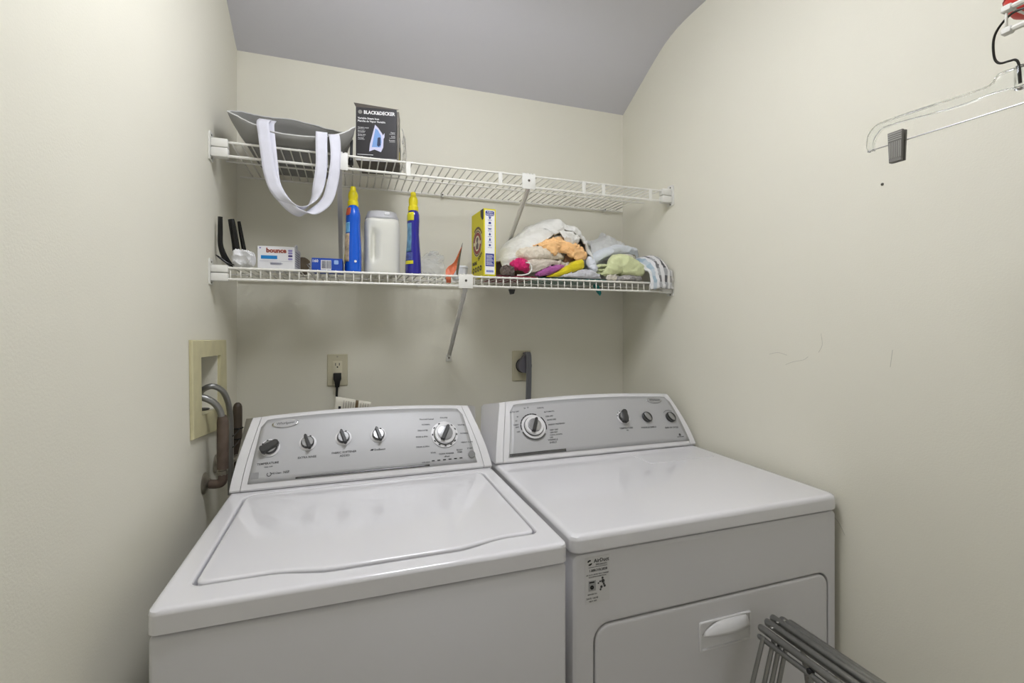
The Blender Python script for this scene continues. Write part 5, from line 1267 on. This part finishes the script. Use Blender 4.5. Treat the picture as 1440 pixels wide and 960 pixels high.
def care_tag():
    t = thing('cord_tag', 'folded white instruction tag behind the washer console', 'tag', (0, 0, 0))
    pap = mat('tag_paper', (206, 202, 188), 0.6, bump=0.03); brn = mat('tag_brown', (104, 86, 60), 0.6, bump=0.03)
    P = lambda a, b: Vector((0.3225 + a * 0.1065 + b * 0.006, -0.296 + 0.004 * abs(math.sin(a * 5)), 1.060 + b * (0.066 - 0.024 * a)))
    G = np.array([[P(i / 16, j / 4) for j in range(5)] for i in range(17)])
    s = grid_mesh('tag_sheet', G, pap, t, 0.0012, 0)
    G2 = np.array([[P(0.56 + 0.08 * i / 2, j / 4) + Vector((0, -0.002, 0)) for j in range(5)] for i in range(3)]); grid_mesh('tag_fold_band', G2, brn, t, 0.001, 0)
    ink = mat('tag_ink', (160, 156, 144), 0.6, bump=0.01)
    for k in range(11):
        a = 0.22 + 0.068 * k
        if 0.5 < a < 0.66: continue
        G3 = np.array([[P(a + 0.030 * i, 0.30 + 0.56 * j / 3) + Vector((0, -0.0016, 0)) for j in range(4)] for i in range(2)]); grid_mesh('tag_print', G3, ink, s, 0.0004, 0)
    G3 = np.array([[P(0.10 + 0.07 * i, 0.42 + 0.14 * j / 3) + Vector((0, -0.0016, 0)) for j in range(4)] for i in range(2)]); grid_mesh('tag_print', G3, M_BLACK, s, 0.0004, 0)
care_tag()
def dryer_cord():
    t = thing('power_cord', 'heavy grey flat dryer cord with a round plug', 'cord', (0, 0, 0))
    g = mat('cord_grey', (112, 112, 116), 0.4, bump=0.02); pg = mat('plug_grey', (104, 102, 110), 0.5, bump=0.03)
    fr = frame((1.0555, -0.0125, 1.181), (1, 0, 0), (0, 0, 1))
    poly = [(0.029 * math.cos(a), 0.029 * math.sin(a)) for a in np.linspace(math.radians(150), math.radians(390), 22)] + [(0.021, 0.045), (0.018, 0.052), (0.004, 0.052), (0.000, 0.046)]
    bm = bmesh.new(); prism(bm, poly, 0.0, 0.026, fr)
    p = obj_from_bm('plug', bm, pg, t, True, 40)
    for dx in (-0.0075, 0.0, 0.0075):
        x = 1.0655 + dx
        otube('cord_strand', [(x - 0.002, -0.030, 1.228), (x - 0.002, -0.043, 1.236), (x - 0.001, -0.052, 1.226), (x, -0.053, 1.19), (x - 0.001, -0.054, 1.12), (x - 0.004, -0.056, 1.02), (x - 0.006, -0.06, 0.92), (x - 0.006, -0.10, 0.80), (x - 0.006, -0.3265, 0.74)], 0.0043, g, t, 8, 60)
    obox('strain_relief', (1.053, -0.046, 1.224), (1.078, -0.0135, 1.2365), pg, t, 0.003)
dryer_cord()

# ================================================================== FOLDED DRYING RACK
def drying_rack():
    t = thing('drying_rack', 'folded grey metal clothes drying rack in front of the dryer', 'drying rack', (0, 0, 0))
    st = mat('rack_grey', (150, 150, 148), 0.28, metal=0.85, bump=0.03, bscale=200, vary=0.08, vscale=30)
    # flat top bars running along the room towards the camera
    def bar(name, x, z, y0, y1, w, h, tilt=0.0):
        bm = bmesh.new()
        pr = rrect(-w / 2, -h / 2, w / 2, h / 2, min(w, h) * 0.48, 4)
        ca, sa = math.cos(tilt), math.sin(tilt)
        def ring(y, k): return [(x + (a * ca - b * sa) * k, y, z + (a * sa + b * ca) * k) for a, b in pr]
        loft(bm, [ring(y0 + 0.004, 0.5), ring(y0 + 0.0015, 0.85), ring(y0 - 0.002, 1.0), ring(y1, 1.0)])
        return obj_from_bm(name, bm, st, t, True, 60)
    bars = [(1.2115, 0.6690, -1.066, 0.010, 0.012), (1.2165, 0.6865, -1.064, 0.013, 0.016), (1.2375, 0.6925, -1.062, 0.014, 0.018), (1.2555, 0.6965, -1.060, 0.014, 0.018), (1.2755, 0.6915, -1.066, 0.016, 0.018), (1.2945, 0.6830, -1.070, 0.014, 0.018)]
    for x, z, y0, w, h in bars:
        b = bar('side_bar', x, z, y0, -1.78, w, h, 0.25)
    for x, z, y in ((1.2290, 0.6945, -1.083), (1.2455, 0.7020, -1.082), (1.2600, 0.7048, -1.086)):
        olathe('rivet', [(0.0036, 0), (0.0034, 0.0012), (0.002, 0.0022)], M_CHROME, t, 10, Mx=Matrix.Translation((x, y, z)))
    # hanging rods and legs below the bars
    for x, y, dx in ((1.2105, -1.078, -0.225), (1.2210, -1.094, -0.205), (1.2290, -1.103, -0.195), (1.2365, -1.112, -0.185), (1.2115, -1.190, -0.12)):
        otube('leg', [(x, y, 0.676), (x + dx, y, 0.004)], 0.0046, st, t, 10)
    for x, y in ((1.29, -1.10), (1.275, -1.75), (1.215, -1.75)):
        otube('leg', [(x, y, 0.68), (x + (0.13 if x > 1.25 else -0.2), y, 0.004)], 0.0055, st, t, 10)
    olathe('pivot', [(0.006, 0), (0.006, 0.008), (0.004, 0.010)], M_BLACK, t, 12, Mx=frame((1.216, -1.186, 0.676), (0, -1, 0), (0, 0, 1)))
    otube('foot_bar', [(0.98, -1.075, 0.006), (0.98, -1.76, 0.006)], 0.006, st, t, 10)
    otube('foot_bar', [(1.42, -1.095, 0.006), (1.42, -1.76, 0.006)], 0.006, st, t, 10)
drying_rack()
